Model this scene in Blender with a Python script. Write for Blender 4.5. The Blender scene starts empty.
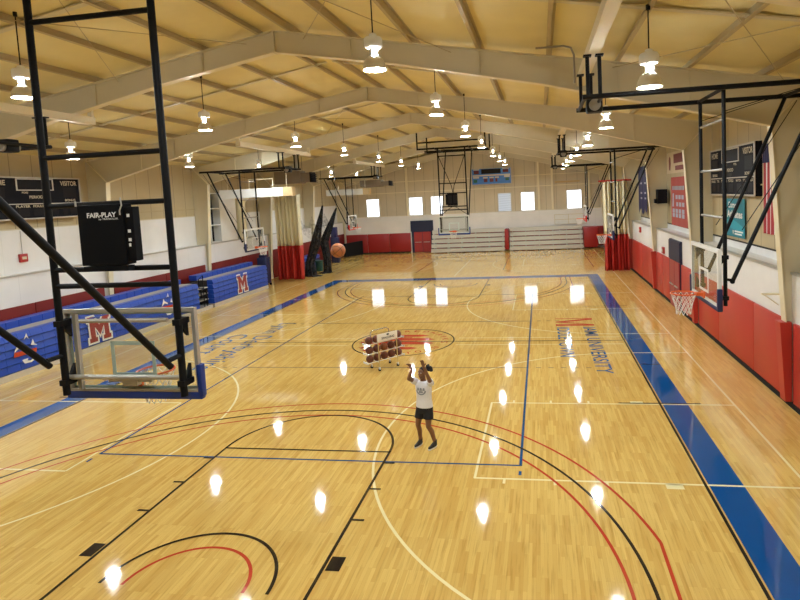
import bpy, bmesh, math, random
from math import sin, cos, pi, radians, sqrt, atan2
from mathutils import Vector, Matrix
random.seed(7)
SC = bpy.context.scene
COL = SC.collection

# ------------------------------------------------------------------ helpers
def root_matrix(o):
    m = Matrix.Identity(4)
    chain = []
    while o is not None:
        chain.append(o); o = o.parent
    for q in reversed(chain):
        m = m @ (Matrix.Translation(q.location) @ q.rotation_euler.to_matrix().to_4x4())
    return m

def basis(d):
    d = Vector(d).normalized()
    a = Vector((0, 0, 1)) if abs(d.z) < .95 else Vector((1, 0, 0))
    u = d.cross(a).normalized(); v = u.cross(d).normalized()
    return u, v

class MB:
    """collects shapes into one bmesh; build() links them as ONE mesh object"""
    def __init__(self): self.b = bmesh.new(); self.mi = 0
    def v(self, p): return self.b.verts.new(p)
    def f(self, vs):
        try:
            q = self.b.faces.new(vs); q.material_index = self.mi; return q
        except ValueError: return None
    def box(self, lo, hi, bev=0):
        x0, y0, z0 = lo; x1, y1, z1 = hi
        vs = [self.v(p) for p in ((x0,y0,z0),(x1,y0,z0),(x1,y1,z0),(x0,y1,z0),(x0,y0,z1),(x1,y0,z1),(x1,y1,z1),(x0,y1,z1))]
        fs = [self.f([vs[i] for i in q]) for q in ((0,3,2,1),(4,5,6,7),(0,1,5,4),(1,2,6,5),(2,3,7,6),(3,0,4,7))]
        if bev:
            es = set(e for q in fs for e in q.edges)
            bmesh.ops.bevel(self.b, geom=list(es), offset=bev, segments=2, affect='EDGES', profile=.5)
        return self
    def obox(self, p, q, w, h, up=(0,0,1)):
        """box beam from p to q, w wide sideways, h tall"""
        p = Vector(p); q = Vector(q); d = (q-p).normalized(); up = Vector(up)
        s = d.cross(up)
        if s.length < 1e-4: s = d.cross(Vector((0,1,0)))
        s.normalize(); t = s.cross(d).normalized()
        vs = [self.v(c + s*a*w/2 + t*b*h/2) for c in (p, q) for a, b in ((-1,-1),(1,-1),(1,1),(-1,1))]
        for k in ((3,2,1,0),(4,5,6,7),(0,1,5,4),(1,2,6,5),(2,3,7,6),(3,0,4,7)): self.f([vs[i] for i in k])
        return self
    def tube(self, pts, r, n=10, cap=True, closed=False):
        pts = [Vector(p) for p in pts]
        if not hasattr(r, '__len__'): r = [r]*len(pts)
        rings = []
        m = len(pts); u = None
        for i, p in enumerate(pts):
            if closed: d = pts[(i+1) % m]-pts[i-1]
            else: d = pts[min(i+1, m-1)]-pts[max(i-1, 0)]
            d.normalize()
            if u is None: u, v = basis(d)
            else:
                u = (u - d*u.dot(d)).normalized(); v = u.cross(d)
                v = -v if v.dot(v0) < 0 else v
            v0 = v
            rings.append([self.v(p + (u*cos(2*pi*k/n) + v*sin(2*pi*k/n))*r[i]) for k in range(n)])
        for i in range(m if closed else m-1):
            a, b = rings[i], rings[(i+1) % m]
            for k in range(n): self.f([a[k], a[(k+1) % n], b[(k+1) % n], b[k]])
        if cap and not closed:
            self.f(rings[0][::-1]); self.f(rings[-1])
        return self
    def lathe(self, c, prof, n=24, axis='z', cap=True):
        """prof = [(radius, height)...] about the axis through c"""
        c = Vector(c); rings = []
        def P(r, h, a):
            if axis == 'z': return c + Vector((r*cos(a), r*sin(a), h))
            if axis == 'x': return c + Vector((h, r*cos(a), r*sin(a)))
            return c + Vector((r*cos(a), h, r*sin(a)))
        for r, h in prof: rings.append([self.v(P(max(r,1e-4), h, 2*pi*k/n)) for k in range(n)])
        for a, b in zip(rings, rings[1:]):
            for k in range(n): self.f([a[k], a[(k+1) % n], b[(k+1) % n], b[k]])
        if cap: self.f(rings[0][::-1]); self.f(rings[-1])
        return self
    def loft(self, rings, cap=True):
        R = [[self.v(p) for p in r] for r in rings]; n = len(R[0])
        for a, b in zip(R, R[1:]):
            for k in range(n): self.f([a[k], a[(k+1) % n], b[(k+1) % n], b[k]])
        if cap: self.f(R[0][::-1]); self.f(R[-1])
        return self
    def ball(self, c, r, seg=20, sc=(1,1,1), rot=None):
        M = Matrix.Translation(Vector(c)) @ (rot.to_matrix().to_4x4() if rot else Matrix.Identity(4)) @ Matrix.Diagonal((sc[0],sc[1],sc[2],1))
        k = len(self.b.faces)
        bmesh.ops.create_uvsphere(self.b, u_segments=seg, v_segments=max(8, seg*2//3), radius=r, matrix=M)
        self.b.faces.ensure_lookup_table()
        for q in self.b.faces[k:]: q.material_index = self.mi
        return self
    def cone(self, p, q, r0, r1, n=14):
        """tapered limb with round ends"""
        self.ball(p, r0, n); self.ball(q, r1, n); return self.tube([p, q], [r0, r1], n)
    def poly(self, pts, d):
        """prism: polygon pts pushed along d"""
        d = Vector(d); a = [self.v(p) for p in pts]; b = [self.v(Vector(p)+d) for p in pts]; n = len(a)
        self.f(a[::-1]); self.f(b)
        for k in range(n): self.f([a[k], a[(k+1) % n], b[(k+1) % n], b[k]])
        return self
    def flat(self, pts):
        self.f([self.v(p) for p in pts]); return self
    def build(self, name, mat, parent=None, world=False, smooth=False, shadeauto=False):
        bmesh.ops.recalc_face_normals(self.b, faces=self.b.faces)
        me = bpy.data.meshes.new(name)
        if world and parent is not None: self.b.transform(root_matrix(parent).inverted())
        self.b.to_mesh(me); self.b.free()
        for m in (mat if isinstance(mat, (list, tuple)) else [mat]): me.materials.append(m)
        if smooth:
            for p in me.polygons: p.use_smooth = True
            if smooth != 'all':
                try: me.set_sharp_from_angle(angle=radians(40))
                except Exception: pass
        o = bpy.data.objects.new(name, me); COL.objects.link(o)
        if parent is not None: o.parent = parent
        return o

def tag(o, label=None, cat=None, group=None, kind=None):
    if label: o['label'] = label
    if cat: o['category'] = cat
    if group: o['group'] = group
    if kind: o['kind'] = kind
    return o
def thing(name, label, cat, loc=(0,0,0), rotz=0, group=None):
    o = bpy.data.objects.new(name, None); COL.objects.link(o)
    o.empty_display_size = .1
    o.location = loc; o.rotation_euler = (0, 0, rotz)
    return tag(o, label, cat, group)
def copy_tree(o, parent=None):
    c = o.copy(); COL.objects.link(c)
    if parent is not None: c.parent = parent
    for ch in list(o.children): copy_tree(ch, c)
    return c

def text_mesh(body, bold=0.0):
    cu = bpy.data.curves.new('lettering', 'FONT'); cu.body = body; cu.size = 1; cu.offset = bold; cu.resolution_u = 3
    ob = bpy.data.objects.new('lettering', cu); COL.objects.link(ob)
    dg = bpy.context.evaluated_depsgraph_get(); dg.update()
    me = bpy.data.meshes.new_from_object(ob.evaluated_get(dg))
    bpy.data.objects.remove(ob); bpy.data.curves.remove(cu)
    return me
def add_text(mb, body, origin, du, dv, w, h, bold=0.0, center=False):
    """letters flat on a plane: origin + u*du + v*dv, squeezed into w x h"""
    me = text_mesh(body, bold)
    xs = [v.co.x for v in me.vertices]; ys = [v.co.y for v in me.vertices]
    x0, x1, y0, y1 = min(xs), max(xs), min(ys), max(ys)
    o = Vector(origin); du = Vector(du); dv = Vector(dv)
    vs = [mb.v(o + du*((v.co.x-x0)/(x1-x0)*w - (w/2 if center else 0)) + dv*((v.co.y-y0)/(y1-y0)*h)) for v in me.vertices]
    for p in me.polygons: mb.f([vs[i] for i in p.vertices])
    bpy.data.meshes.remove(me)

# ------------------------------------------------------------------ materials
def new_mat(name):
    m = bpy.data.materials.new(name); m.use_nodes = True
    nt = m.node_tree; return m, nt, nt.nodes['Principled BSDF']
def srgb(r, g, b):
    f = lambda c: (c/255/12.92) if c <= 10 else ((c/255+.055)/1.055)**2.4
    return (f(r), f(g), f(b), 1)
def mat(name, col, rough=.5, metal=0, var=.06, scale=6, spec=.5, bump=0, emit=None, estr=0):
    m, nt, p = new_mat(name)
    p.inputs['Roughness'].default_value = rough; p.inputs['Metallic'].default_value = metal
    p.inputs['Specular IOR Level'].default_value = spec
    if emit:
        p.inputs['Emission Color'].default_value = emit; p.inputs['Emission Strength'].default_value = estr
    tc = nt.nodes.new('ShaderNodeTexCoord'); nz = nt.nodes.new('ShaderNodeTexNoise')
    nz.inputs['Scale'].default_value = scale; nz.inputs['Detail'].default_value = 3
    nt.links.new(tc.outputs['Object'], nz.inputs['Vector'])
    mx = nt.nodes.new('ShaderNodeMix'); mx.data_type = 'RGBA'
    mx.inputs['A'].default_value = tuple(c*(1-var) for c in col[:3]) + (1,)
    mx.inputs['B'].default_value = tuple(min(1, c*(1+var)) for c in col[:3]) + (1,)
    nt.links.new(nz.outputs['Fac'], mx.inputs['Factor']); nt.links.new(mx.outputs['Result'], p.inputs['Base Color'])
    if bump:
        bp = nt.nodes.new('ShaderNodeBump'); bp.inputs['Strength'].default_value = bump; bp.inputs['Distance'].default_value = .02
        nt.links.new(nz.outputs['Fac'], bp.inputs['Height']); nt.links.new(bp.outputs['Normal'], p.inputs['Normal'])
    return m
def math_node(nt, op, a, b=None, c=None):
    n = nt.nodes.new('ShaderNodeMath'); n.operation = op
    for i, q in enumerate((a, b, c)):
        if q is None: continue
        if isinstance(q, (int, float)): n.inputs[i].default_value = q
        else: nt.links.new(q, n.inputs[i])
    return n.outputs[0]
def panel_mat(name, col, axis, pitch, rough=.6, seam=.55, width=.03, hseam=0):
    """painted liner with a darker seam every pitch metres along the axis"""
    m, nt, p = new_mat(name); p.inputs['Roughness'].default_value = rough
    tc = nt.nodes.new('ShaderNodeTexCoord'); sp = nt.nodes.new('ShaderNodeSeparateXYZ')
    nt.links.new(tc.outputs['Object'], sp.inputs[0])
    q = math_node(nt, 'FRACT', math_node(nt, 'DIVIDE', sp.outputs[axis], pitch))
    s = math_node(nt, 'LESS_THAN', q, width/pitch)
    nz = nt.nodes.new('ShaderNodeTexNoise'); nz.inputs['Scale'].default_value = .9; nz.inputs['Detail'].default_value = 5
    nt.links.new(tc.outputs['Object'], nz.inputs['Vector'])
    mx = nt.nodes.new('ShaderNodeMix'); mx.data_type = 'RGBA'
    mx.inputs['A'].default_value = tuple(c*.88 for c in col[:3])+(1,); mx.inputs['B'].default_value = tuple(min(1,c*1.1) for c in col[:3])+(1,)
    nt.links.new(nz.outputs['Fac'], mx.inputs['Factor'])
    m2 = nt.nodes.new('ShaderNodeMix'); m2.data_type = 'RGBA'
    nt.links.new(s, m2.inputs['Factor']); nt.links.new(mx.outputs['Result'], m2.inputs['A'])
    m2.inputs['B'].default_value = tuple(c*seam for c in col[:3])+(1,)
    nt.links.new(m2.outputs['Result'], p.inputs['Base Color'])
    return m

def floor_mat():
    m, nt, p = new_mat('maple_floor')
    tc = nt.nodes.new('ShaderNodeTexCoord'); sp = nt.nodes.new('ShaderNodeSeparateXYZ')
    nt.links.new(tc.outputs['Object'], sp.inputs[0])
    cb = nt.nodes.new('ShaderNodeCombineXYZ')
    nt.links.new(sp.outputs[1], cb.inputs[0]); nt.links.new(sp.outputs[0], cb.inputs[1])
    br = nt.nodes.new('ShaderNodeTexBrick')
    br.inputs['Color1'].default_value = (.66,.412,.110,1); br.inputs['Color2'].default_value = (.78,.54,.168,1)
    br.inputs['Mortar'].default_value = (.56,.34,.095,1)
    br.inputs['Scale'].default_value = 1; br.inputs['Mortar Size'].default_value = .0009
    br.inputs['Brick Width'].default_value = .75; br.inputs['Row Height'].default_value = .057
    br.offset = .37; br.offset_frequency = 3; br.inputs['Bias'].default_value = 0
    nt.links.new(cb.outputs[0], br.inputs['Vector'])
    # long grain streaks and darker flecks
    mp = nt.nodes.new('ShaderNodeMapping'); mp.inputs['Scale'].default_value = (1.6, 26, 1)
    nt.links.new(cb.outputs[0], mp.inputs['Vector'])
    nz = nt.nodes.new('ShaderNodeTexNoise'); nz.inputs['Scale'].default_value = 1; nz.inputs['Detail'].default_value = 4
    nt.links.new(mp.outputs[0], nz.inputs['Vector'])
    rp = nt.nodes.new('ShaderNodeValToRGB')
    rp.color_ramp.elements[0].position = .25; rp.color_ramp.elements[0].color = (.62,.55,.42,1)
    rp.color_ramp.elements[1].position = .48; rp.color_ramp.elements[1].color = (1,1,1,1)
    nt.links.new(nz.outputs['Fac'], rp.inputs['Fac'])
    mx = nt.nodes.new('ShaderNodeMix'); mx.data_type = 'RGBA'; mx.blend_type = 'MULTIPLY'; mx.inputs['Factor'].default_value = .6
    nt.links.new(br.outputs['Color'], mx.inputs['A']); nt.links.new(rp.outputs['Color'], mx.inputs['B'])
    n2 = nt.nodes.new('ShaderNodeTexNoise'); n2.inputs['Scale'].default_value = .35; n2.inputs['Detail'].default_value = 2
    nt.links.new(tc.outputs['Object'], n2.inputs['Vector'])
    r2 = nt.nodes.new('ShaderNodeValToRGB')
    r2.color_ramp.elements[0].position = .35; r2.color_ramp.elements[0].color = (.92,.88,.80,1)
    r2.color_ramp.elements[1].position = .65; r2.color_ramp.elements[1].color = (1,1,1,1)
    nt.links.new(n2.outputs['Fac'], r2.inputs['Fac'])
    m3 = nt.nodes.new('ShaderNodeMix'); m3.data_type = 'RGBA'; m3.blend_type = 'MULTIPLY'; m3.inputs['Factor'].default_value = 1
    nt.links.new(mx.outputs['Result'], m3.inputs['A']); nt.links.new(r2.outputs['Color'], m3.inputs['B'])
    nt.links.new(m3.outputs['Result'], p.inputs['Base Color'])
    p.inputs['Roughness'].default_value = .05; p.inputs['Specular IOR Level'].default_value = .5
    return m
def court_paint(name, col): return mat(name, col, rough=.055, var=.08, scale=2)

def glass_mat():
    m, nt, p = new_mat('clear_glass')
    nt.nodes.remove(p)
    out = nt.nodes['Material Output']
    tr = nt.nodes.new('ShaderNodeBsdfTransparent'); tr.inputs[0].default_value = (.93,.95,.94,1)
    gl = nt.nodes.new('ShaderNodeBsdfGlossy'); gl.inputs['Roughness'].default_value = .03
    lw = nt.nodes.new('ShaderNodeLayerWeight'); lw.inputs[0].default_value = .5
    fr = math_node(nt, 'MULTIPLY_ADD', math_node(nt, 'POWER', lw.outputs['Facing'], 4), .5, .03)
    mx = nt.nodes.new('ShaderNodeMixShader')
    nt.links.new(fr, mx.inputs[0]); nt.links.new(tr.outputs[0], mx.inputs[1]); nt.links.new(gl.outputs[0], mx.inputs[2])
    nt.links.new(mx.outputs[0], out.inputs[0])
    return m
def netting_mat(name, lift):
    m, nt, p = new_mat(name)
    p.inputs['Base Color'].default_value = (.012,.012,.014,1); p.inputs['Roughness'].default_value = .8
    tc = nt.nodes.new('ShaderNodeTexCoord')
    nz = nt.nodes.new('ShaderNodeTexNoise'); nz.inputs['Scale'].default_value = 5; nz.inputs['Detail'].default_value = 6
    nt.links.new(tc.outputs['Object'], nz.inputs['Vector'])
    rp = nt.nodes.new('ShaderNodeValToRGB'); rp.color_ramp.elements[0].position = .3; rp.color_ramp.elements[0].color = (.15,.15,.15,1); rp.color_ramp.elements[1].position = .62; rp.color_ramp.elements[1].color = (.7,.7,.7,1)
    nt.links.new(nz.outputs['Fac'], rp.inputs[0]); al = math_node(nt, 'ADD', rp.outputs[0], lift); nt.links.new(math_node(nt, 'MINIMUM', math_node(nt, 'MAXIMUM', al, .12), 1), p.inputs['Alpha'])
    return m
def window_mat(name, strength, stripes):
    m, nt, p = new_mat(name)
    p.inputs['Base Color'].default_value = (.8,.82,.85,1) if strength > 1 else (.22,.25,.29,1); p.inputs['Roughness'].default_value = .3
    tc = nt.nodes.new('ShaderNodeTexCoord'); sp = nt.nodes.new('ShaderNodeSeparateXYZ')
    nt.links.new(tc.outputs['Object'], sp.inputs[0])
    w = math_node(nt, 'FRACT', math_node(nt, 'DIVIDE', math_node(nt, 'ADD', sp.outputs[2], math_node(nt, 'MULTIPLY', sp.outputs[0], stripes)), .16 if stripes else .12))
    s = math_node(nt, 'MULTIPLY_ADD', math_node(nt, 'LESS_THAN', w, .3), -.35, 1)
    p.inputs['Emission Color'].default_value = (.86,.92,1,1)
    nt.links.new(math_node(nt, 'MULTIPLY', s, strength), p.inputs['Emission Strength'])
    return m
def flag_mat():
    m, nt, p = new_mat('flag_stripes'); p.inputs['Roughness'].default_value = .7
    tc = nt.nodes.new('ShaderNodeTexCoord'); sp = nt.nodes.new('ShaderNodeSeparateXYZ')
    nt.links.new(tc.outputs['Object'], sp.inputs[0])
    q = math_node(nt, 'FRACT', math_node(nt, 'DIVIDE', sp.outputs[1], .25))
    s = math_node(nt, 'LESS_THAN', q, .5)
    mx = nt.nodes.new('ShaderNodeMix'); mx.data_type = 'RGBA'; mx.inputs['A'].default_value = (.75,.72,.7,1); mx.inputs['B'].default_value = (.4,.03,.04,1)
    nt.links.new(s, mx.inputs['Factor']); nt.links.new(mx.outputs['Result'], p.inputs['Base Color'])
    return m
def ball_mat(name, col):
    m, nt, p = new_mat(name); p.inputs['Roughness'].default_value = .5
    tc = nt.nodes.new('ShaderNodeTexCoord'); sp = nt.nodes.new('ShaderNodeSeparateXYZ')
    nt.links.new(tc.outputs['Object'], sp.inputs[0])
    ax = math_node(nt, 'ABSOLUTE', sp.outputs[0]); az = math_node(nt, 'ABSOLUTE', sp.outputs[2])
    ay = math_node(nt, 'ABSOLUTE', math_node(nt, 'SUBTRACT', math_node(nt, 'ABSOLUTE', sp.outputs[1]), .062))
    s = math_node(nt, 'LESS_THAN', math_node(nt, 'MINIMUM', math_node(nt, 'MINIMUM', ax, az), ay), .0035)
    mx = nt.nodes.new('ShaderNodeMix'); mx.data_type = 'RGBA'; mx.inputs['A'].default_value = col; mx.inputs['B'].default_value = (.02,.015,.012,1)
    nt.links.new(s, mx.inputs['Factor']); nt.links.new(mx.outputs['Result'], p.inputs['Base Color'])
    nz = nt.nodes.new('ShaderNodeTexVoronoi'); nz.inputs['Scale'].default_value = 180
    nt.links.new(tc.outputs['Object'], nz.inputs['Vector'])
    bp = nt.nodes.new('ShaderNodeBump'); bp.inputs['Strength'].default_value = .2; bp.inputs['Distance'].default_value = .002
    nt.links.new(nz.outputs['Distance'], bp.inputs['Height']); nt.links.new(bp.outputs['Normal'], p.inputs['Normal'])
    return m
def emit_mat(name, col, s):
    m, nt, p = new_mat(name); p.inputs['Base Color'].default_value = (.8,.8,.8,1)
    p.inputs['Emission Color'].default_value = col; p.inputs['Emission Strength'].default_value = s
    return m

LAMP = 400.0
M = dict(
    floor=floor_mat(),
    blue=court_paint('court_blue', (.006,.075,.27,1)), black=court_paint('court_black', (.012,.011,.012,1)),
    red=court_paint('court_red', (.50,.055,.025,1)), cream=court_paint('court_cream', (.86,.76,.42,1)),
    vblue=court_paint('line_blue', (.012,.075,.21,1)), tblue=court_paint('letter_blue', (.05,.13,.28,1)), gray=court_paint('line_gray', (.14,.12,.10,1)),
    ceil=mat('cream_insulation', (.77,.66,.335,1), .75, var=.10, scale=1.1, bump=.12),
    steel=mat('frame_primer', (.65,.58,.41,1), .45, var=.05, scale=2),
    flange=mat('frame_flange', (.78,.69,.48,1), .45, var=.05, scale=2),
    purlin=mat('purlin_primer', (.46,.365,.195,1), .5, var=.06, scale=2),
    wallL=panel_mat('tan_liner_side', (.52,.42,.245,1), 1, .915),
    wallF=panel_mat('tan_liner_end', (.60,.51,.36,1), 0, .92),
    white=panel_mat('white_liner_side', (.80,.78,.75,1), 1, 2.44, seam=.9, width=.02),
    whiteF=panel_mat('white_liner_end', (.78,.75,.71,1), 0, 2.44, seam=.9, width=.02),
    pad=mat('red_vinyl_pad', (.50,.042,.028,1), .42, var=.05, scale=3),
    padleft=mat('shaded_red_vinyl_pad', (.19,.012,.009,1), .5, var=.06, scale=3, spec=.3),  # same red vinyl, the left wall's dim light painted into its colour
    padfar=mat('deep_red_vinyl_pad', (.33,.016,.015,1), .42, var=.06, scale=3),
    rubber=mat('black_rubber', (.010,.010,.011,1), .7, spec=.2),
    rung=mat('grey_rung', (.30,.275,.23,1), .5),
    bsteel=mat('black_steel', (.008,.008,.009,1), .5, spec=.14),
    galv=mat('galvanised_steel', (.55,.54,.50,1), .35, .6),
    alu=mat('grey_aluminium', (.50,.48,.43,1), .4, .5),
    whitepaint=mat('white_paint', (.75,.74,.70,1), .4), mint=mat('target_paint', (.66,.76,.70,1), .5),
    orange=mat('rim_orange', (.72,.12,.02,1), .4), cord=mat('net_cord', (.82,.80,.76,1), .8),
    navy=mat('navy_padding', (.008,.014,.07,1), .5), bluepad=mat('royal_padding', (.008,.035,.22,1), .45),
    redpad=mat('red_padding', (.55,.02,.015,1), .5),
    glass=glass_mat(), seat=mat('blue_seat_plastic', (.010,.060,.42,1), .35, var=.05), deck=mat('bleacher_deck', (.42,.38,.31,1), .45),
    silver=mat('bleacher_aluminium', (.66,.63,.56,1), .38, .35, var=.05), dkframe=mat('bleacher_frame', (.035,.03,.027,1), .6, spec=.2),
    box=mat('black_cabinet', (.005,.005,.006,1), .55, spec=.1), letter=mat('white_lettering', (.8,.8,.78,1), .6), pale=mat('cream_lettering', (.58,.50,.36,1), .6),
    sbface=mat('scoreboard_face', (.010,.010,.014,1), .6, spec=.1), sbframe=mat('scoreboard_frame', (.55,.50,.42,1), .4, .3), digit=mat('digit_window', (.016,.014,.016,1), .5, spec=.1),
    sbblue=mat('scoreboard_blue', (.05,.20,.62,1), .4), digitred=mat('digit_red', (.13,.012,.015,1), .4), digitgreen=mat('digit_green', (.02,.12,.08,1), .4),
    bulb=emit_mat('lamp_mouth_glow', (.85,.95,1,1), LAMP), neck=emit_mat('lamp_neck_glow', (.85,.95,1,1), LAMP*1.3),
    reflector=mat('spun_reflector', (.72,.66,.52,1), .35, .2), ballast=mat('white_ballast', (.90,.90,.86,1), .5),
    net=netting_mat('black_netting', .45), thinnet=netting_mat('thin_netting', -.25), curtW=mat('cream_curtain', (.82,.75,.52,1), .7, var=.05), curtR=mat('red_curtain', (.50,.03,.022,1), .55, var=.06),
    teal=mat('teal_banner', (.012,.20,.26,1), .6), teal2=mat('teal_wave', (.02,.32,.42,1), .6), redban=mat('red_banner', (.42,.06,.045,1), .7), beige=mat('beige_banner', (.66,.55,.38,1), .7),
    navyban=mat('navy_banner', (.016,.016,.075,1), .7), greyblue=mat('banner_print', (.40,.40,.48,1), .7), maroon=mat('maroon_print', (.20,.05,.05,1), .7), logored=mat('logo_maroon', (.30,.035,.03,1), .5),
    flag=flag_mat(), doorred=mat('red_door', (.36,.03,.03,1), .4), navydoor=mat('navy_panel', (.010,.013,.045,1), .5), alarm=mat('alarm_red', (.42,.03,.03,1), .4),
    wood=mat('plywood_end', (.60,.42,.20,1), .6), heater=mat('brown_heater', (.20,.15,.10,1), .55),
    skin=mat('brown_skin', (.21,.095,.05,1), .5, var=.05), hair=mat('black_hair', (.006,.005,.005,1), .7, bump=.6, scale=60),
    shirt=mat('white_shirt', (.80,.80,.84,1), .8, var=.03, scale=14, bump=.3), shorts=mat('black_shorts', (.012,.012,.014,1), .8), shirtlogo=mat('grey_print', (.30,.33,.38,1), .8),
    shoe=mat('black_shoe', (.012,.012,.013,1), .5), sole=mat('white_sole', (.75,.74,.72,1), .5), sock=mat('dark_sock', (.03,.03,.03,1), .8), eyew=mat('eye_white', (.7,.7,.68,1), .3), eyed=mat('eye_dark', (.01,.008,.006,1), .2), lip=mat('lip', (.16,.05,.04,1), .4),
    ballA=ball_mat('orange_leather', (.42,.13,.035,1)), ballB=ball_mat('brown_leather', (.15,.036,.017,1)), ballC=ball_mat('tan_leather', (.28,.085,.022,1)),
    win=window_mat('daylight_pane', 2.6, 0), windim=window_mat('blind_pane', .42, .12), winframe=mat('window_frame', (.62,.58,.50,1), .4),
    chrome=mat('chrome', (.75,.75,.75,1), .2, .9), sign=mat('sign_board', (.84,.80,.70,1), .6), ink=mat('dark_ink', (.05,.045,.04,1), .6), goldpost=mat('cream_post', (.60,.44,.18,1), .45),
)
RX = -1.4           # ridge line
def ztop(x): return 9.45 - .1755*abs(x-RX)         # top of rafter
_bot = [(0, 8.92), (3.1, 8.38), (6.5, 7.65), (11.5, 6.36)]
def zbot(x):
    d = abs(x-RX)
    for (a, za), (b, zb) in zip(_bot, _bot[1:]):
        if d <= b: return za + (zb-za)*(d-a)/(b-a)
    return 6.36
Y0, Y1 = -9.0, 46.2
FRAMES = [-5.63, 1.50, 8.62, 16.3, 23.6, 30.9, 38.2, 45.6]

# ------------------------------------------------------------------ the setting
floor = tag(MB().box((-14.0, Y0, -.12), (11.3, Y1+.1, 0)).build('floor', M['floor']), kind='structure')

class Marks(MB):
    z = .0015
    def strip(self, p, q, w):
        p = Vector((p[0], p[1])); q = Vector((q[0], q[1])); d = (q-p).normalized(); s = Vector((-d.y, d.x))*w/2
        return self.flat([(c.x, c.y, self.z) for c in (p-s, q-s, q+s, p+s)])
    def rect(self, x0, y0, x1, y1): return self.flat([(x0,y0,self.z),(x1,y0,self.z),(x1,y1,self.z),(x0,y1,self.z)])
    def arc(self, c, r, w, a0, a1, n=48):
        pts = [radians(a0+(a1-a0)*i/n) for i in range(n+1)]
        for a, b in zip(pts, pts[1:]):
            self.flat([(c[0]+rr*cos(t), c[1]+rr*sin(t), self.z) for rr, t in ((r-w/2,a),(r-w/2,b),(r+w/2,b),(r+w/2,a))])
        return self
def marks(z): m = Marks(); m.z = z; return m
L_, HALF = 28.65, 14.325
# blue border
m = marks(.0015)
m.rect(7.70, -.85, 8.27, L_+.85); m.rect(-8.30, -.85, -7.70, L_+.85)
m.rect(-7.70, L_+.02, 7.70, L_+.85); m.rect(-7.70, -.85, 7.70, -.02)
m.build('blue_border', M['blue'], floor)
# thin red dashes inside the far border
m = marks(.004)
for x in (-5.6, -5.2, -2.0, 1.9, 3.0, 3.4, 6.1): m.rect(x, L_+.25, x+.28, L_+.5)
m.build('red_border_dashes', M['red'], floor)
# main court in black
m = marks(.0056)
m.rect(7.62, 0, 7.67, L_); m.rect(-7.67, 0, -7.62, L_)
m.strip((-7.6, HALF), (7.6, HALF), .05); m.arc((0, HALF), 1.81, .05, 0, 360, 72)
for s, yb in ((1, 0), (-1, L_)):
    Y = lambda y: yb + s*y
    for sx in (1, -1):
        m.strip((sx*1.805, Y(0)), (sx*1.805, Y(5.79)), .05)
        m.rect(sx*1.85, min(Y(2.13), Y(2.44)), sx*2.06, max(Y(2.13), Y(2.44)))
        for y in (3.37, 4.33, 5.30): m.strip((sx*1.83, Y(y)), (sx*2.03, Y(y)), .05)
        m.strip((sx*6.32, Y(0)), (sx*6.32, Y(1.6)), .05)
        m.strip((sx*6.7, Y(8.60)), (sx*8.57, Y(8.60)), .045)
    m.strip((-1.83, Y(5.765)), (1.83, Y(5.765)), .05)
    a = (0, 180) if s > 0 else (180, 360)
    m.arc((0, Y(5.79)), 1.805, .05, *a); m.arc((0, Y(1.6)), 6.32, .05, *a, 80); m.arc((0, Y(1.6)), 1.25, .05, *a)
m.strip((7.7, 11.65), (8.27, 11.65), .04)
m.build('black_court_lines', M['black'], floor)
# red arcs
m = marks(.003)
for s, yb in ((1, 0), (-1, L_)):
    Y = lambda y: yb + s*y
    a = (0, 180) if s > 0 else (180, 360)
    m.arc((0, Y(1.6)), 6.02, .05, *a, 80); m.arc((0, Y(1.6)), .90, .05, *a)
    t = math.degrees(math.acos(6.57/6.75))
    m.arc((0, Y(1.6)), 6.75, .05, a[0]+t, a[1]-t, 80)
    for sx in (1, -1):
        m.strip((sx*6.02, Y(0)), (sx*6.02, Y(1.6)), .05)
        m.strip((sx*6.57, Y(0)), (sx*6.57, Y(1.6)+s*6.75*sin(radians(t))), .05)
m.build('red_arc_lines', M['red'], floor)
# volleyball court in blue
m = marks(.005)
for sx in (1, -1):
    m.strip((sx*4.475, 5.325), (sx*4.475, 23.325), .055); m.rect(sx*4.475-.028, 4.98, sx*4.475+.028, 5.13); m.rect(sx*4.475-.028, 23.5, sx*4.475+.028, 23.65)
for y in (5.35, 23.3): m.strip((-4.5, y), (4.5, y), .05)
m.build('blue_volleyball_lines', M['vblue'], floor)
m = marks(.0045)
for y in (11.325, 17.325):
    m.strip((-4.5, y), (4.5, y), .045)
    for k in range(5):
        for sx in (1, -1): m.rect(sx*(4.72+.36*k), y-.022, sx*(4.72+.36*k+.15), y+.022)
m.strip((2.4, 32.4), (2.4, 41.2), .05); m.strip((8.32, 32.6), (8.32, 41), .05); m.strip((-3.49, 32), (-3.49, 40.6), .05); m.strip((-9.36, 32.5), (-9.36, 40.6), .05)
m.build('grey_attack_lines', M['gray'], floor)
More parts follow.
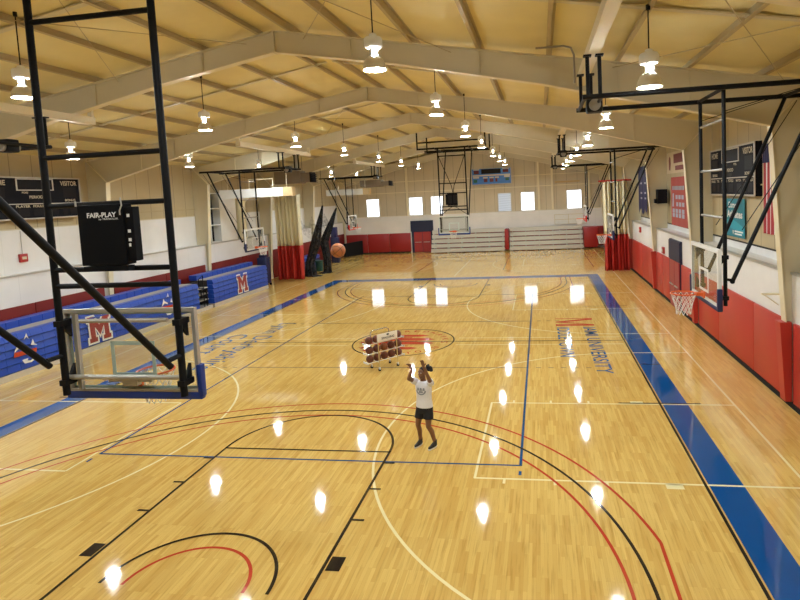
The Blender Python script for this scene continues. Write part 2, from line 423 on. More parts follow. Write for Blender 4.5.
# pale side courts
m = marks(.0025)
m.strip((9.3, -3), (9.3, 44.3), .05); m.strip((-10.2, -3), (-10.2, 40), .05)
m.strip((-.55, 30), (-.55, 42.6), .05)
for cy in (6.69, 21.35, 36.0):
    m.strip((9.3, cy-1.85), (3.64, cy-1.85), .05); m.strip((9.3, cy+1.85), (3.64, cy+1.85), .05); m.strip((3.66, cy-1.85), (3.66, cy+1.85), .05)
    for s in (1, -1):
        m.rect(6.98, cy+s*1.85-(.0 if s > 0 else .17), 7.27, cy+s*1.85+(.17 if s > 0 else 0))
        for x in (6.0, 5.1, 4.2): m.strip((x, cy+s*1.85), (x, cy+s*2.02), .05)
    m.arc((7.6, cy), 6.15, .05, 90, 270, 64)
    m.strip((7.6, cy+6.15), (9.3, cy+6.15), .05); m.strip((7.6, cy-6.15), (9.3, cy-6.15), .05)
    m.arc((-8.6, cy-.25), 5.82, .05, -90, 90, 64)
    m.strip((-10.2, cy-2.1), (-4.6, cy-2.1), .05); m.strip((-10.2, cy+1.6), (-4.6, cy+1.6), .05); m.strip((-4.6, cy-2.1), (-4.6, cy+1.6), .05)
for y in (13.88, 14.78):
    m.strip((1.95, y), (7.55, y), .04); m.strip((-7.55, y), (-1.95, y), .04)
m.build('pale_side_court_lines', M['cream'], floor)
# lettering on the floor (reads towards the near end)
def floor_text(body, x, y, length, height, col, name, bold=.0, z=.0055):
    q = MB(); add_text(q, body, (x, y, z), (0,-1,0), (1,0,0), length, height, bold); return q.build(name, M[col], floor)
floor_text('Lynn Derbyshire', -6.42, 17.45, 6.4, .95, 'tblue', 'court_name_lettering', .0)
floor_text('Court', -7.25, 15.55, 2.75, .72, 'tblue', 'court_name_lettering')
floor_text('IAMI UNIVERSITY', 6.42, 16.22, 5.4, .46, 'tblue', 'university_lettering', .01)
floor_text('IDDLETOWN', 5.46, 16.22, 3.8, .46, 'tblue', 'university_lettering', .01)
M_POLY = [(0,0),(.36,0),(.36,.17),(.29,.17),(.29,.58),(.5,.22),(.71,.58),(.71,.17),(.64,.17),(.64,0),(1,0),(1,.17),(.93,.17),(.93,.83),(1,.83),(1,1),(.73,1),(.5,.62),(.27,1),(0,1),(0,.83),(.07,.83),(.07,.17),(0,.17)]
def offset_poly(pts, d):
    out = []; n = len(pts)
    for i in range(n):
        a, b, c = Vector(pts[i-1]), Vector(pts[i]), Vector(pts[(i+1) % n])
        e1 = (b-a).normalized(); e2 = (c-b).normalized()
        n1 = Vector((e1.y, -e1.x)); n2 = Vector((e2.y, -e2.x)); k = (n1+n2); k = k/max(.35, k.dot(n1))
        out.append(b + k*d)
    return out
m = marks(.0055)
M_THIN = [(0,0),(.14,0),(.14,.06),(.11,.06),(.11,.80),(.5,.05),(.89,.80),(.89,.06),(.80,.06),(.80,0),(1,0),(1,1),(.80,1),(.5,.34),(.2,1),(0,1)]
M_ = [(0,0),(.07,0),(.07,.84),(.44,.0),(.54,.0),(.80,.80),(.80,.06),(.76,0),(1,0),(1,1),(.84,1),(.50,.26),(.22,1),(0,1)]
m.flat([(5.44+1.43*v, 17.70-1.25*u, m.z) for u, v in M_])
m.build('letter_m', M['red'], floor)
# centre emblem: broad red bars inside a lettered ring
m = marks(.0055)
for y, x0, x1, h in ((14.325+.82,-1.0,.80,0.30), (14.325+.30,-1.25,1.10,0.35), (14.325-.22,-1.2,1.18,0.35), (14.325-.86,-1.05,.72,0.32)):
    m.flat([(x0, y, m.z), (x0+.25, y-h/2, m.z), (x1-.3, y-h/2, m.z), (x1, y, m.z), (x1-.3, y+h/2, m.z), (x0+.25, y+h/2, m.z)])
m.rect(-.95, 14.325+.50, .2, 14.325+.60); m.rect(-1.0, 14.325-.04, .5, 14.325+.06); m.rect(-.9, 14.325-.62, .3, 14.325-.52)
m.build('centre_emblem', M['red'], floor)
def ring_text(body, c, r, h, a0, a1, flip, name, col):
    q = MB(); n = len(body)
    for i, chh in enumerate(body):
        if chh == ' ': continue
        a = radians(a0 + (a1-a0)*(i+.5)/n); up = Vector((cos(a), sin(a), 0)); ri = Vector((sin(a), -cos(a), 0))
        if flip: up = -up; ri = -ri
        add_text(q, chh, Vector((c[0]+r*cos(a), c[1]+r*sin(a), .0055)) - up*h/2, ri, up, .22, h, .01, True)
    q.build(name, M[col], floor)
ring_text('MIAMI REDHAWKS', (0, HALF), 1.50, .24, 190, -10, False, 'ring_lettering', 'red')
ring_text('MIDDLETOWN', (0, HALF), 1.50, .24, 205, 335, True, 'ring_lettering', 'red')

# walls
XR, XRU, XL, XLU = 10.55, 11.1, -13.35, -13.9
def side_wall(name, x_up, x_out, x_fur, side, ztan):
    lo, hi = sorted((x_up, x_out))
    w = tag(MB().box((lo, Y0, 0), (hi, Y1, 7.75)).build(name, M['wallL']), kind='structure')
    a, b = sorted((x_fur, x_up))
    MB().box((a, Y0, 0), (b, Y1, 3.06)).build('lower_liner', M['white'], w)
    t = .012*(-1 if side > 0 else 1)
    a, b = sorted((x_up, x_up+t))
    MB().box((a, Y0, 3.06), (b, Y1, ztan)).build('upper_liner', M['white'], w)
    a, b = sorted((x_fur + .03*(-1 if side > 0 else 1), x_fur+.10*(1 if side > 0 else -1)))
    MB().box((a, Y0, 3.02), (b, Y1, 3.075)).build('ledge_lip', M['galv'], w)
    a, b = sorted((x_up, x_up+.03*(-1 if side > 0 else 1)))
    MB().box((a, Y0, ztan-.02), (b, Y1, ztan+.02)).build('liner_edge_trim', M['dkframe'] if side > 0 else M['steel'], w)
    # horizontal wall girt above the liner
    a, b = sorted((x_up, x_up+.05*(-1 if side > 0 else 1)))
    MB().box((a, Y0, 5.02), (b, Y1, 5.06)).build('girt', M['purlin'], w)
    return w
wr = side_wall('wall_right', XRU, XRU+.2, XR, 1, 3.30)
wl = side_wall('wall_left', XLU, XLU-.2, XL, -1, 4.66)
def gable(x): return ztop(x)+.22
def end_wall(name, y0, y1, m):
    q = MB(); q.poly([(XLU-.2, y0, 0), (XRU+.2, y0, 0), (XRU+.2, y0, gable(XRU)), (RX, y0, gable(RX)), (XLU-.2, y0, gable(XLU))], (0, y1-y0, 0))
    return tag(q.build(name, m), kind='structure')
YF = 46.2
wf = end_wall('wall_far', YF, YF+.2, M['wallF'])
wn = end_wall('wall_near', Y0-.2, Y0, M['wallF'])
MB().box((XL, YF-.3, 0), (XR, YF, 3.40)).build('lower_liner', M['whiteF'], wf)
MB().box((XL, YF-.33, 3.02), (XR, YF-.28, 3.09)).build('ledge_lip', M['whitepaint'], wf)
MB().box((XL, YF-.05, 3.38), (XR, YF, 3.44)).build('liner_edge_trim', M['flange'], wf)
for z in (5.55, 6.55): MB().box((XL, YF-.06, z), (XR, YF, z+.06)).build('girt', M['flange'], wf)
for x in (-7.15, 4.9, 6.1, 9.3):
    MB().box((x-.09, YF-.22, 0), (x+.09, YF-.02, ztop(x)-.1)).build('end_post', M['flange'], wf)
# ceiling: sagging insulation between the purlins
PD = [.45, 1.98, 3.52, 5.12, 6.74, 8.3, 9.84, 11.42]
def ceil_mesh():
    q = MB(); xs = [RX-12.75] + [RX-d for d in reversed(PD)] + [RX+d for d in PD] + [RX+12.75]
    px = []
    for a, b in zip(xs, xs[1:]):
        for k in range(6): px.append((a+(b-a)*k/6, -.055*sin(pi*k/6)))
    px.append((xs[-1], 0))
    ys = []
    for y in range(0, 41): ys.append(Y0 + (Y1-Y0)*y/40)
    lo = [[q.v((x, y, ztop(x)+.19+s)) for x, s in px] for y in ys]
    for r0, r1 in zip(lo, lo[1:]):
        for i in range(len(px)-1): q.f([r0[i], r0[i+1], r1[i+1], r1[i]])
    o = q.build('ceiling', M['ceil'], smooth=True)
    md = o.modifiers.new('thickness', 'SOLIDIFY'); md.thickness = .1; md.offset = 1
    return tag(o, kind='structure')
ceil = ceil_mesh()
for s in (-1, 1):
    for d in PD:
        x = RX + s*d; z = ztop(x)+.012; k = -s*.1755
        q = MB(); t = .006
        P = lambda u, w: (x+u, 0, z+w+u*k)
        prof = [P(-s*.075,0), P(t,0), P(t,.17), P(s*.075,.17), P(s*.075,.17+2*t), P(-t,.17+2*t), P(-t,2*t), P(-s*.075,2*t)]
        q.poly([(a, Y0, c) for a, b, c in prof], (0, YF-Y0, 0))
        q.build('purlin', M['purlin'], ceil)
for a, b in zip(FRAMES[1:], FRAMES[2:]):
    y = (a+b)/2 - .05
    for s in (-1, 1):
        q = MB(); p0 = (RX+s*.1, y, ztop(RX+s*.1)+.10); p1 = (RX+s*12.2, y, ztop(RX+s*12.2)+.10)
        q.obox(p0, p1, .14, .03); q.build('sag_channel', M['steel'], ceil)
for y0, y1 in ((1.69, 9.0), (16.3, 23.6), (30.9, 38.2)):
    for s in (-1, 1):
        for d0, d1 in ((8.0, 12.0), (12.0, 8.0), (.6, 4.6), (4.6, .6)):
            xa, xb = RX+s*d0, RX+s*d1
            MB().tube([(xa, y1-.1, ztop(xa)-.12), (xb, y0+.1, ztop(xb)-.12)], .009, 6).build('brace_rod', M['purlin'], ceil)

# rigid frames: each one a structure of web, flanges and columns
def rigid_frame(i, y):
    q = MB()
    ds = [d for d, z in _bot]
    for s in (-1, 1):
        top = [(RX+s*d, ztop(RX+s*d)) for d in (0, 12.35)]
        bot = [(RX+s*d, z) for d, z in _bot]
        web = [(x, y-.008, z) for x, z in bot] + [(RX+s*12.35, y-.008, 6.36)] + [(x, y-.008, z) for x, z in reversed(top)]
        q.poly(web, (0, .016, 0))
        col = [(RX+s*11.5, y-.008, 6.36), (RX+s*11.92, y-.008, 0), (RX+s*12.35, y-.008, 0), (RX+s*12.35, y-.008, 6.36)]
        q.poly(col, (0, .016, 0))
    r = tag(q.build('trim_%d' % i, M['steel']), kind='structure')
    for s in (-1, 1):
        b = MB()
        pts = [Vector((RX+s*d, y, z)) for d, z in _bot]
        for a, c in zip(pts, pts[1:]): b.obox(a, c, .22, .02)
        b.build('bottom_flange', M['flange'], r)
        b = MB(); b.obox((RX+s*0, y, ztop(RX)-.01), (RX+s*12.35, y, ztop(RX+s*12.35)-.01), .22, .02); b.build('top_flange', M['steel'], r)
        b = MB(); b.obox((RX+s*11.5, y, 6.36), (RX+s*11.92, y, 0), .24, .02); b.build('column_flange', M['flange'], r)
        b = MB(); b.obox((RX+s*12.35, y, 0), (RX+s*12.35, y, ztop(RX+s*12.35)), .24, .02); b.build('outer_flange', M['steel'], r)
        b = MB(); b.obox((RX+s*11.5, y, 6.36), (RX+s*12.35, y, ztop(RX+s*12.35)-.02), .20, .02); b.build('knee_plate', M['flange'], r)
        b = MB()
        for d in (1.98, 5.12, 8.3, 9.84):
            x = RX+s*d; b.obox((x, y-.03, zbot(x)+.01), (x-s*.02, y-.03, ztop(x)-.02), .012, .05, (0,1,0))
        b.build('stiffener', M['steel'], r)
    b = MB(); b.obox((RX, y, 8.9), (RX, y, ztop(RX)), .2, .035, (1,0,0)); b.build('ridge_plate', M['steel'], r)
    return r
for i, y in enumerate(FRAMES): rigid_frame(i+1, y)

# black rubber bases along the pads
tag(MB().box((10.46, Y0, 0), (10.55, 45.8, .11)).build('baseboard_right', M['rubber']), kind='structure')
tag(MB().box((XL+.06, 45.80, 0), (-7.0, 45.9, .11)).build('baseboard_far', M['rubber']), kind='structure')

# windows in the far wall
wins = [(-11.08,-9.92), (-6.98,-5.78), (-4.92,-3.84), (1.27,2.38), (3.33,4.47), (7.38,8.6)]
for i, (a, b) in enumerate(wins):
    z0, z1 = 3.47, 5.05
    q = MB()
    for lo, hi in (((a-.07,z0-.07),(b+.07,z0)), ((a-.07,z1),(b+.07,z1+.07)), ((a-.07,z0),(a,z1)), ((b,z0),(b+.07,z1))):
        q.box((lo[0], YF-.07, lo[1]), (hi[0], YF, hi[1]))
    f = tag(q.build('window_%d' % (i+1), M['winframe']), kind='structure')
    MB().box((a, YF-.035, z0), (b, YF-.005, z1)).build('pane', M['windim'] if i == 3 else M['win'], f)

# doors
d = tag(MB().box((-6.86, 45.84, 0), (-4.84, 45.92, 1.93)).build('door_1', M['navydoor']), kind='structure')
for x0, x1 in ((-6.62,-5.86), (-5.82,-5.06)):
    leaf = MB().box((x0, 45.79, .03), (x1, 45.84, 1.88)).build('door_leaf', M['doorred'], d)
    MB().box((x0+.08, 45.72, .92), (x1-.08, 45.76, .97)).build('push_bar', M['galv'], leaf)
MB().box((-6.92, 45.80, 1.93), (-4.80, 45.90, 2.92)).build('transom_panel', M['navydoor'], d)
d = tag(MB().box((10.46, 18.55, 0), (10.55, 20.45, 2.85)).build('door_2', M['navydoor']), kind='structure')
for y0, y1 in ((18.62,19.36), (19.40,20.2)):
    leaf = MB().box((10.42, y0, .03), (10.46, y1, 1.98)).build('door_leaf', M['doorred'], d)
    MB().box((10.36, y0+.1, .95), (10.40, y1-.1, 1.0)).build('push_bar', M['galv'], leaf)
MB().box((10.43, 18.55, 2.02), (10.47, 20.45, 2.8)).build('transom_panel', M['navydoor'], d)

# ------------------------------------------------------------------ things
ORD = ['first','second','third','fourth','fifth','sixth','seventh','eighth','ninth','tenth','eleventh','twelfth']
# ---- wall pads
def wall_pad(lo, hi, label, m, group):
    return tag(MB().box(lo, hi, .025).build('wall_pad', m, smooth=True), label, 'wall pad', group)
G1, G2, G3, G4 = 'red pads along the right wall', 'red pads along the left wall', 'red pads on the far wall', 'red column pads'
n = 0
bays = [(-8.9,-5.9),(-5.36,-2.0),(-2.0,1.42),(1.96,4.5),(4.5,6.6),(6.6,8.40),(8.84,10.75),(10.75,13.72),(13.72,16.03),(16.57,18.5),(20.5,21.9),(21.9,23.33),(23.87,27.2),(27.2,30.63),(31.17,34.5),(34.5,37.93),(38.47,42),(42,45.8)]
nm = ['seen at the right edge, nearest of those in view']
vis = [b for b in bays if b[0] > 6]
for a, b in bays:
    if a < 6: continue
    k = [i for i, q in enumerate(vis) if q == (a, b)][0]
    wall_pad((10.475, a+.01, .11), (10.549, b-.01, 1.95), 'red wall pad on the right wall, %s of that row counting from the near end' % (ORD+['thirteenth','fourteenth','fifteenth'])[k], M['pad'], G1)
for k, y in enumerate(FRAMES[2:7]):
    q = MB(); q.poly([(10.36,y-.14,.12),(10.5,y-.14,.12),(10.5,y-.14,1.95),(10.25,y-.14,1.95)], (0,.28,0))
    tag(q.build('column_pad', M['pad']), 'red pad strapped round the foot of a right wall column, %s from the near end' % ORD[k], 'column pad', G4)
lb = [(9.27,12.7),(12.7,16.03),(16.57,20.0),(20.0,23.33),(23.87,27.2),(27.2,30.6),(31.17,34.6),(34.6,37.93),(38.47,42.1),(42.1,45.6)]
for k, (a, b) in enumerate(lb):
    wall_pad((XL+.001, a+.01, .02), (XL+.07, b-.01, 1.98), 'shade-darkened red pad on the left wall, %s from the near end' % ORD[k], M['padleft'], G2)
fb = [(-13.2,-11.1),(-11.1,-9.0),(-9.0,-6.95),(-4.75,-2.4),(-2.4,.0),(.0,2.2),(2.2,4.4),(4.4,6.6),(6.6,8.5),(8.5,9.48),(9.52,10.42)]
for k, (a, b) in enumerate(fb):
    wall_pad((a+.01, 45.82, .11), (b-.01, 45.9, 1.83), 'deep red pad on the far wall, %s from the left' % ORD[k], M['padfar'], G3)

# ---- bleachers on the left: blue seat fronts pushed in, back row standing higher behind a deck
def side_bleacher(y0, y1, label):
    t = thing('folding_bleacher', label, 'bleacher', (-12.2, (y0+y1)/2, 0), group='blue folding bleachers on the left')
    kb = MB(); kb.box((-12.3, y0, 0), (-11.62, y1, .2)); kb.build('kick_base', M['deck'], t, True)
    MB().box((-11.64, y0, .0), (-11.60, y1, .19)).build('kick_board', M['silver'], t, True)
    for r in range(5):
        z = .205 + r*.245; q = MB(); w = .46; k = int((y1-y0)/w)
        for j in range(k):
            a = y0 + (y1-y0)*j/k; b = y0 + (y1-y0)*(j+1)/k
            q.poly([(-11.63, a+.004, z), (-11.60, a+.004, z+.03), (-11.63-.012*r, a+.004, z+.235), (-11.95, a+.004, z+.24), (-11.95, a+.004, z)], (0, b-a-.008, 0))
        q.build('seat_row', M['seat'], t, True)
    MB().box((-12.45, y0, .2), (-11.95, y1, 1.40)).build('understructure', M['dkframe'], t, True)
    MB().box((-12.5, y0, 1.40), (-11.95, y1, 1.43)).build('deck', M['deck'], t, True)
    q = MB(); k = int((y1-y0)/.46)
    for j in range(k):
        a = y0 + (y1-y0)*j/k; b = y0 + (y1-y0)*(j+1)/k
        q.box((-12.95, a+.004, 1.40), (-12.52, b-.004, 1.66), .02)
    q.build('seat_row', M['seat'], t, True)
    MB().box((-12.9, y0+.02, 0), (-12.5, y1-.02, 1.38)).build('understructure', M['dkframe'], t, True)
    return t
X_ = -11.595
bl1 = side_bleacher(-3.0, 20.0, 'long blue folding bleacher on the left, nearest the camera, behind the near backboard')
bl2 = side_bleacher(21.25, 27.0, 'short blue folding bleacher on the left beside the cream and red curtain')
# emblems on the seat fronts
def bleacher_letter(parent, yc, zc, w, h):
    P = lambda u, v, e: (X_+e - .012*max(0, (zc-h/2+v*h-.205)/.245-1)+.018, yc-w/2+u*w, zc-h/2+v*h)
    q = MB(); q.flat([P(u, v, .0) for u, v in offset_poly(M_POLY, .07)]); q.build('letter_outline', M['letter'], parent, True)
    q = MB(); q.flat([P(u, v, .004) for u, v in M_POLY]); q.build('letter_m', M['logored'], parent, True)
bleacher_letter(bl1, 13.65, .80, 1.05, .95); bleacher_letter(bl2, 24.05, .80, 1.0, .95)
def bleacher_emblem(parent, yc, zc):
    P = lambda u, v, e=.0: (X_+e+.02, yc+u, zc+v)
    q = MB()
    for pl in ([(-.42,.02),(-.2,.14),(.0,.06),(.0,.12),(-.2,.24),(-.25,.36),(-.32,.2)], [(-.05,.35),(.06,.55),(.12,.33),(.05,.42)], [(.18,.12),(.42,.06),(.32,.13),(.27,.30)],
               [(-.18,-.28),(-.1,-.42),(.14,-.44),(.3,-.38),(.36,-.2),(.26,-.34),(.1,-.38),(.0,-.34),(.05,-.28)]): q.flat([P(u, v) for u, v in pl])
    q.build('emblem_lines', M['letter'], parent, True)
    q = MB(); q.flat([P(u, v, .003) for u, v in ((-.45,-.13),(.36,-.16),(.38,-.02),(-.42,.02))]); q.build('emblem_band', M['red'], parent, True)
bleacher_emblem(bl1, 10.55, .82); bleacher_emblem(bl1, 17.6, .84)
# end rail folded in the gap
t = thing('folded_handrail', 'black folded aisle handrail standing in the gap between the blue bleachers', 'handrail', (-11.9, 20.6, 0))
MB().box((-12.4, 20.1, 0), (-11.66, 21.15, .16)).build('aisle_step', M['silver'], t, True)
for z in (.45, .75, 1.05): MB().box((-12.4, 20.1, z), (-11.85, 21.15, z+.04)).build('aisle_tread', M['silver'], t, True)
MB().box((-12.5, 20.1, .1), (-12.4, 21.15, 1.38)).build('aisle_back', M['dkframe'], t, True)
MB().tube([(-11.75,20.6,.1),(-11.75,20.6,1.75),(-11.75,20.25,1.6),(-11.75,20.25,1.15),(-11.75,20.6,1.1)], .022, 8).build('rail', M['bsteel'], t, True)
MB().tube([(-11.75, 20.6+.22*cos(a*pi/8), .85+.22*sin(a*pi/8)) for a in range(16)], .03, 8, closed=True).build('rail_loop', M['bsteel'], t, True)
MB().tube([(-11.75,20.85,.1),(-11.75,20.85,.95)], .022, 8).build('rail_post', M['bsteel'], t, True)

# ---- silver bleachers on the far wall
def far_bleacher(x0, x1, label):
    t = thing('aluminium_bleacher', label, 'bleacher', ((x0+x1)/2, 44.6, 0), group='silver bleachers on the far wall')
    for r in range(5):
        y = 44.35 + .24*r; z = .06 + r*.40
        q = MB(); q.box((x0, y, z), (x1, y+.03, z+.30)); q.build('riser_board', M['silver'], t, True)
        q = MB(); q.box((x0, y-.02, z+.30), (x1, y+.22, z+.335), .01); q.build('seat_plank', M['silver'], t, True)
    for x in [x0+.2+(x1-x0-.4)*i/5 for i in range(6)]:
        MB().poly([(x, 44.45, 0), (x, 45.7, 0), (x, 45.7, 1.9), (x, 45.4, 1.9)], (.05, 0, 0)).build('truss', M['galv'], t, True)
    return t
far_bleacher(-4.80, 1.78, 'silver aluminium bleacher on the far wall to the left of the narrow red pad')
far_bleacher(2.22, 8.55, 'silver aluminium bleacher on the far wall to the right of the narrow red pad')
q = MB(); q.box((1.84, 44.3, .15), (2.16, 45.75, 1.93), .03); tag(q.build('gap_pad', M['padfar'], smooth=True), 'narrow red pad filling the gap between the two silver bleachers', 'wall pad')
q = MB(); q.box((8.62, 44.3, .12), (9.75, 45.75, 1.86), .03); tag(q.build('end_pad', M['padfar'], smooth=True), 'wide red padded box at the right end of the silver bleachers', 'pad')

# ---- pendant lamps
def make_lamp(stem):
    t = thing('high_bay_lamp', 'lamp', 'ceiling lamp', group='high bay lamps hung from the roof')
    MB().lathe((0,0,0), [(.162,.0),(.163,.012),(0.0,.016)], 24).build('lamp_mouth', M['bulb'], t, smooth=True)
    q = MB(); q.lathe((0,0,0), [(.198,-.01),(.196,.03),(.182,.10),(.145,.17),(.095,.215),(.055,.225),(.05,.22),(.09,.205),(.135,.16),(.172,.09),(.185,.02),(.198,-.01)], 28, cap=False)
    q.build('reflector', M['reflector'], t, smooth=True)
    MB().lathe((0,0,0), [(.042,.215),(.042,.345)], 14).build('lamp_neck', M['neck'], t, smooth=True)
    q = MB()
    for a in (0, pi*2/3, pi*4/3): q.box((.06*cos(a)-.018, .06*sin(a)-.018, .21), (.06*cos(a)+.018, .06*sin(a)+.018, .37))
    q.build('neck_bracket', M['galv'], t)
    q = MB(); q.lathe((0,0,0), [(.09,.35),(.135,.36),(.16,.39),(.16,.49),(.135,.53),(.07,.55),(.06,.585),(.025,.60)], 12)
    q.build('ballast_housing', M['ballast'], t, smooth=True)
    q = MB(); q.tube([(0,0,.59),(0,0,stem)], .011, 8); q.tube([(0,0,stem-.08),(0,0,stem)], .035, 8); q.build('stem', M['bsteel'], t)
    return t
ROWS = [('nearest the right wall', 6.82, 6.75, [4.65,10.7,16.7,22.7,28.2,33.7,39.3]), ('just right of the roof ridge', 2.34, 7.33, [4.4,10.15,16.2,22.0,28.6,34.4,40.0]),
        ('just left of the roof ridge', -4.62, 7.40, [4.55,10.45,16.7,22.4,28.6,34.2,39.8]), ('nearest the left wall', -9.40, 6.85, [4.9,10.75,16.75,22.7,33.0,38.6])]
for nm_, x, z, ys in ROWS:
    st = ztop(x)+(.03 if 'right wall' in nm_ else .15 if 'wall' in nm_ else .10)-z
    proto = make_lamp(st)
    for k, y in enumerate([ys[0]-5.75]+ys):
        o = proto if k == 0 else copy_tree(proto)
        o.location = (x, y, z)
        o['label'] = 'high bay lamp, %s from the near end, row %s' % (ORD[k-1], nm_) if k else 'high bay lamp behind the camera, row %s' % nm_

# ---- hanging basketball hoops
def hoop(label, loc, rotz, kind, padm, beam=None, xrod=False, brace_run=4.4):
    t = thing('basketball_hoop', label, 'basketball hoop', loc, rotz, group='ceiling hung basketball hoops')
    main = kind == 'main'
    W, Z0, Z1 = .915, (2.90 if main else 2.92), (3.96 if main else 3.98)
    g = MB().box((-.012, -W+.03, Z0+.03), (.0, W-.03, Z1-.03)).build('backboard', M['glass'], t)
    fr = MB(); fm = .045
    for lo, hi in (((-W,Z0),(W,Z0+fm)), ((-W,Z1-fm),(W,Z1)), ((-W,Z0+fm),(-W+fm,Z1-fm)), ((W-fm,Z0+fm),(W,Z1-fm))):
        fr.box((-.055, lo[0], lo[1]), (.004, hi[0], hi[1]))
    fr = fr.build('backboard_frame', M['whitepaint'] if xrod or not main else M['alu'], t)
    tq = MB(); s = .05; tz0 = 3.09
    for lo, hi in (((-.305,tz0),(.305,tz0+s)), ((-.305,tz0+.45-s),(.305,tz0+.45)), ((-.305,tz0+s),(-.305+s,tz0+.45-s)), ((.305-s,tz0+s),(.305,tz0+.45-s))):
        tq.box((.0005, lo[0], lo[1]), (.004, hi[0], hi[1]))
    for lo, hi in (((-W+fm,Z0+fm),(W-fm,Z0+fm+.03)), ((-W+fm,Z1-fm-.03),(W-fm,Z1-fm)), ((-W+fm,Z0+fm),(-W+fm+.03,Z1-fm)), ((W-fm-.03,Z0+fm),(W-fm,Z1-fm))):
        tq.box((.0005, lo[0], lo[1]), (.004, hi[0], hi[1]))
    tq.build('target_square', M['mint'] if main else M['whitepaint'], g)
    pd = MB(); pd.box((-.065, -W-.02, Z0-(.08 if main else .05)), (.03, W+.02, Z0+.02), .02)
    for sy in (-1, 1): pd.box((-.065, sy*W-.035, Z0-.05), (.03, sy*W+.035, Z0+.36), .02)
    pd.build('edge_padding', padm, t, smooth=True)
    # rim, bracket, net
    rm = MB(); rm.tube([(.38+.23*cos(a*pi/16), .23*sin(a*pi/16), 3.05) for a in range(32)], .0135, 8, closed=True)
    rm.box((.0, -.07, 3.0), (.16, .07, 3.06)); rm.box((.0, -.09, 2.96), (.03, .09, 3.08))
    for k in range(10):
        a = 2*pi*k/10; rm.tube([(.38+.225*cos(a), .225*sin(a), 3.04), (.38+.22*cos(a), .22*sin(a), 3.02)], .006, 5)
    rm = rm.build('rim', M['orange'], t, smooth=True)
    nt = MB(); prof = [(.222,3.03),(.205,2.96),(.178,2.88),(.155,2.80),(.14,2.72),(.135,2.64)]
    for k in range(12):
        for sg in (1, -1):
            nt.tube([(.38+r*cos(2*pi*(k+sg*.5*i)/12), r*sin(2*pi*(k+sg*.5*i)/12), z) for i, (r, z) in enumerate(prof)], .0055 if not main else .004, 5)
    nt.build('net', M['cord'], rm, smooth=True)
    px = -.20 if main else -.17; py = .80 if main else .725
    top = 7.86 if main else 6.80
    for sy in (-1, 1):
        MB().tube([(px, sy*py, Z0+.02), (px, sy*py, top)], .042 if main else .036, 12).build('pole', M['bsteel'], t, smooth=True)
        for z in (3.08, 3.82):
            q = MB(); q.box((px-.05, sy*py-.045, z-.035), (-.05, sy*py+.045, z+.035)); q.poly([(px, sy*py-.02-.0, z-.04), (-.05, sy*py-.02, z-.20 if z > 3.5 else z+.20), (-.05, sy*py-.02, z)], (0, .04, 0))
            q.build('mount_bracket', M['bsteel'], t)
    if main:
        q = MB(); q.tube([(px+.05,-py,3.13),(px+.05,py,3.13)], .03, 10); q.tube([(px+.08,-py+.2,3.83),(px+.08,py-.2,3.83)], .026, 10); q.box((-.10,-.10,3.0),(-.02,.10,3.12)); q.box((-.09,-.30,3.05),(-.05,.30,3.08))
        for sy in (-1, 1): q.box((-.10, sy*.70-.025, Z0+.05), (-.05, sy*.70+.025, Z1-.05))
        q.build('rear_frame', M['alu'], t, smooth=True)
        for z in (4.28, 4.48, 5.26, 5.84, 7.43): MB().tube([(px,-py,z),(px,py,z)], .032, 10).build('crossbar', M['bsteel'], t, smooth=True)
        for sy in (-1, 1):
            q = MB(); q.tube([(px-.20, sy*py, 3.34), (px-.20-brace_run, sy*(py+.04), 7.86)], .037, 12); q.tube([(px, sy*py, 3.42), (px-.24, sy*py, 3.42)], .03, 8)
            q.build('brace', M['bsteel'], t, smooth=True)
        q = MB()
        for x in (px, px-2.1, px-brace_run-.05): q.tube([(x,-2.0,7.9),(x,2.0,7.9)], .05, 8)
        for sy in (-1, 1):
            q.tube([(px+.25, sy*1.0, 7.9),(px-brace_run-.3, sy*1.0, 7.9)], .05, 8)
            for x in (px, px-brace_run-.05): q.tube([(x, sy*2.0, 7.85),(x, sy*2.0, ztop(2)+.0)], .045, 8)
        q.tube([(px-.3,-2.0,8.3),(px-.3,2.0,8.3)], .04, 8)
        q.build('ceiling_rig', M['bsteel'], t, smooth=True)
        if xrod:
            for sy in (-1, 1): MB().tube([(px, sy*py, 7.5), (px, sy*.08, 5.7), (px, 0, 5.26)], .02, 8).build('brace_rod', M['bsteel'], t)
            for sy in (-1, 1): MB().tube([(px, sy*.08, 4.48), (px, sy*py*.95, 4.0)], .016, 8).build('brace_rod', M['bsteel'], t)
    else:
        for z in (4.52, 5.39, 6.27): MB().tube([(px,-py,z),(px,py,z)], .024, 10).build('crossbar', M['rung'], t, smooth=True)
        for sy in (-1, 1):
            q = MB(); q.tube([(px-.12, sy*py, 3.38), (-1.78, sy*.80, 6.78)], .036, 10); q.tube([(px, sy*py, 3.42), (px-.13, sy*py, 3.40)], .026, 8)
            q.ball((px-.12, sy*py, 3.38), .045, 10); q.build('brace', M['bsteel'], t, smooth=True)
            MB().tube([(-2.15, sy*.86, 6.80), (2.25, sy*.86, 6.80)], .046, 10).build('beam', M['bsteel'], t, smooth=True)
            q = MB()
            for x in (1.94, 2.15): q.tube([(x, sy*.86, 6.8), (x, sy*.86, 7.52)], .036, 10); q.box((x-.07, sy*.86-.07, 7.50), (x+.07, sy*.86+.07, 7.53))
            q.build('hanger', M['bsteel'], t, smooth=True)
            MB().tube([(px, sy*py, 6.4), (-1.7, sy*.3, 6.8)], .008, 6).build('cable', M['bsteel'], t)
            MB().tube([(-.45, sy*.75, 4.3), (-2.0, sy*.82, 6.7)], .008, 6).build('cable', M['bsteel'], t)
        for x in (2.20, 1.9, px, -1.78): MB().tube([(x,-.88,6.80),(x,.88,6.80)], .035, 8).build('cross_tube', M['bsteel'], t, smooth=True)
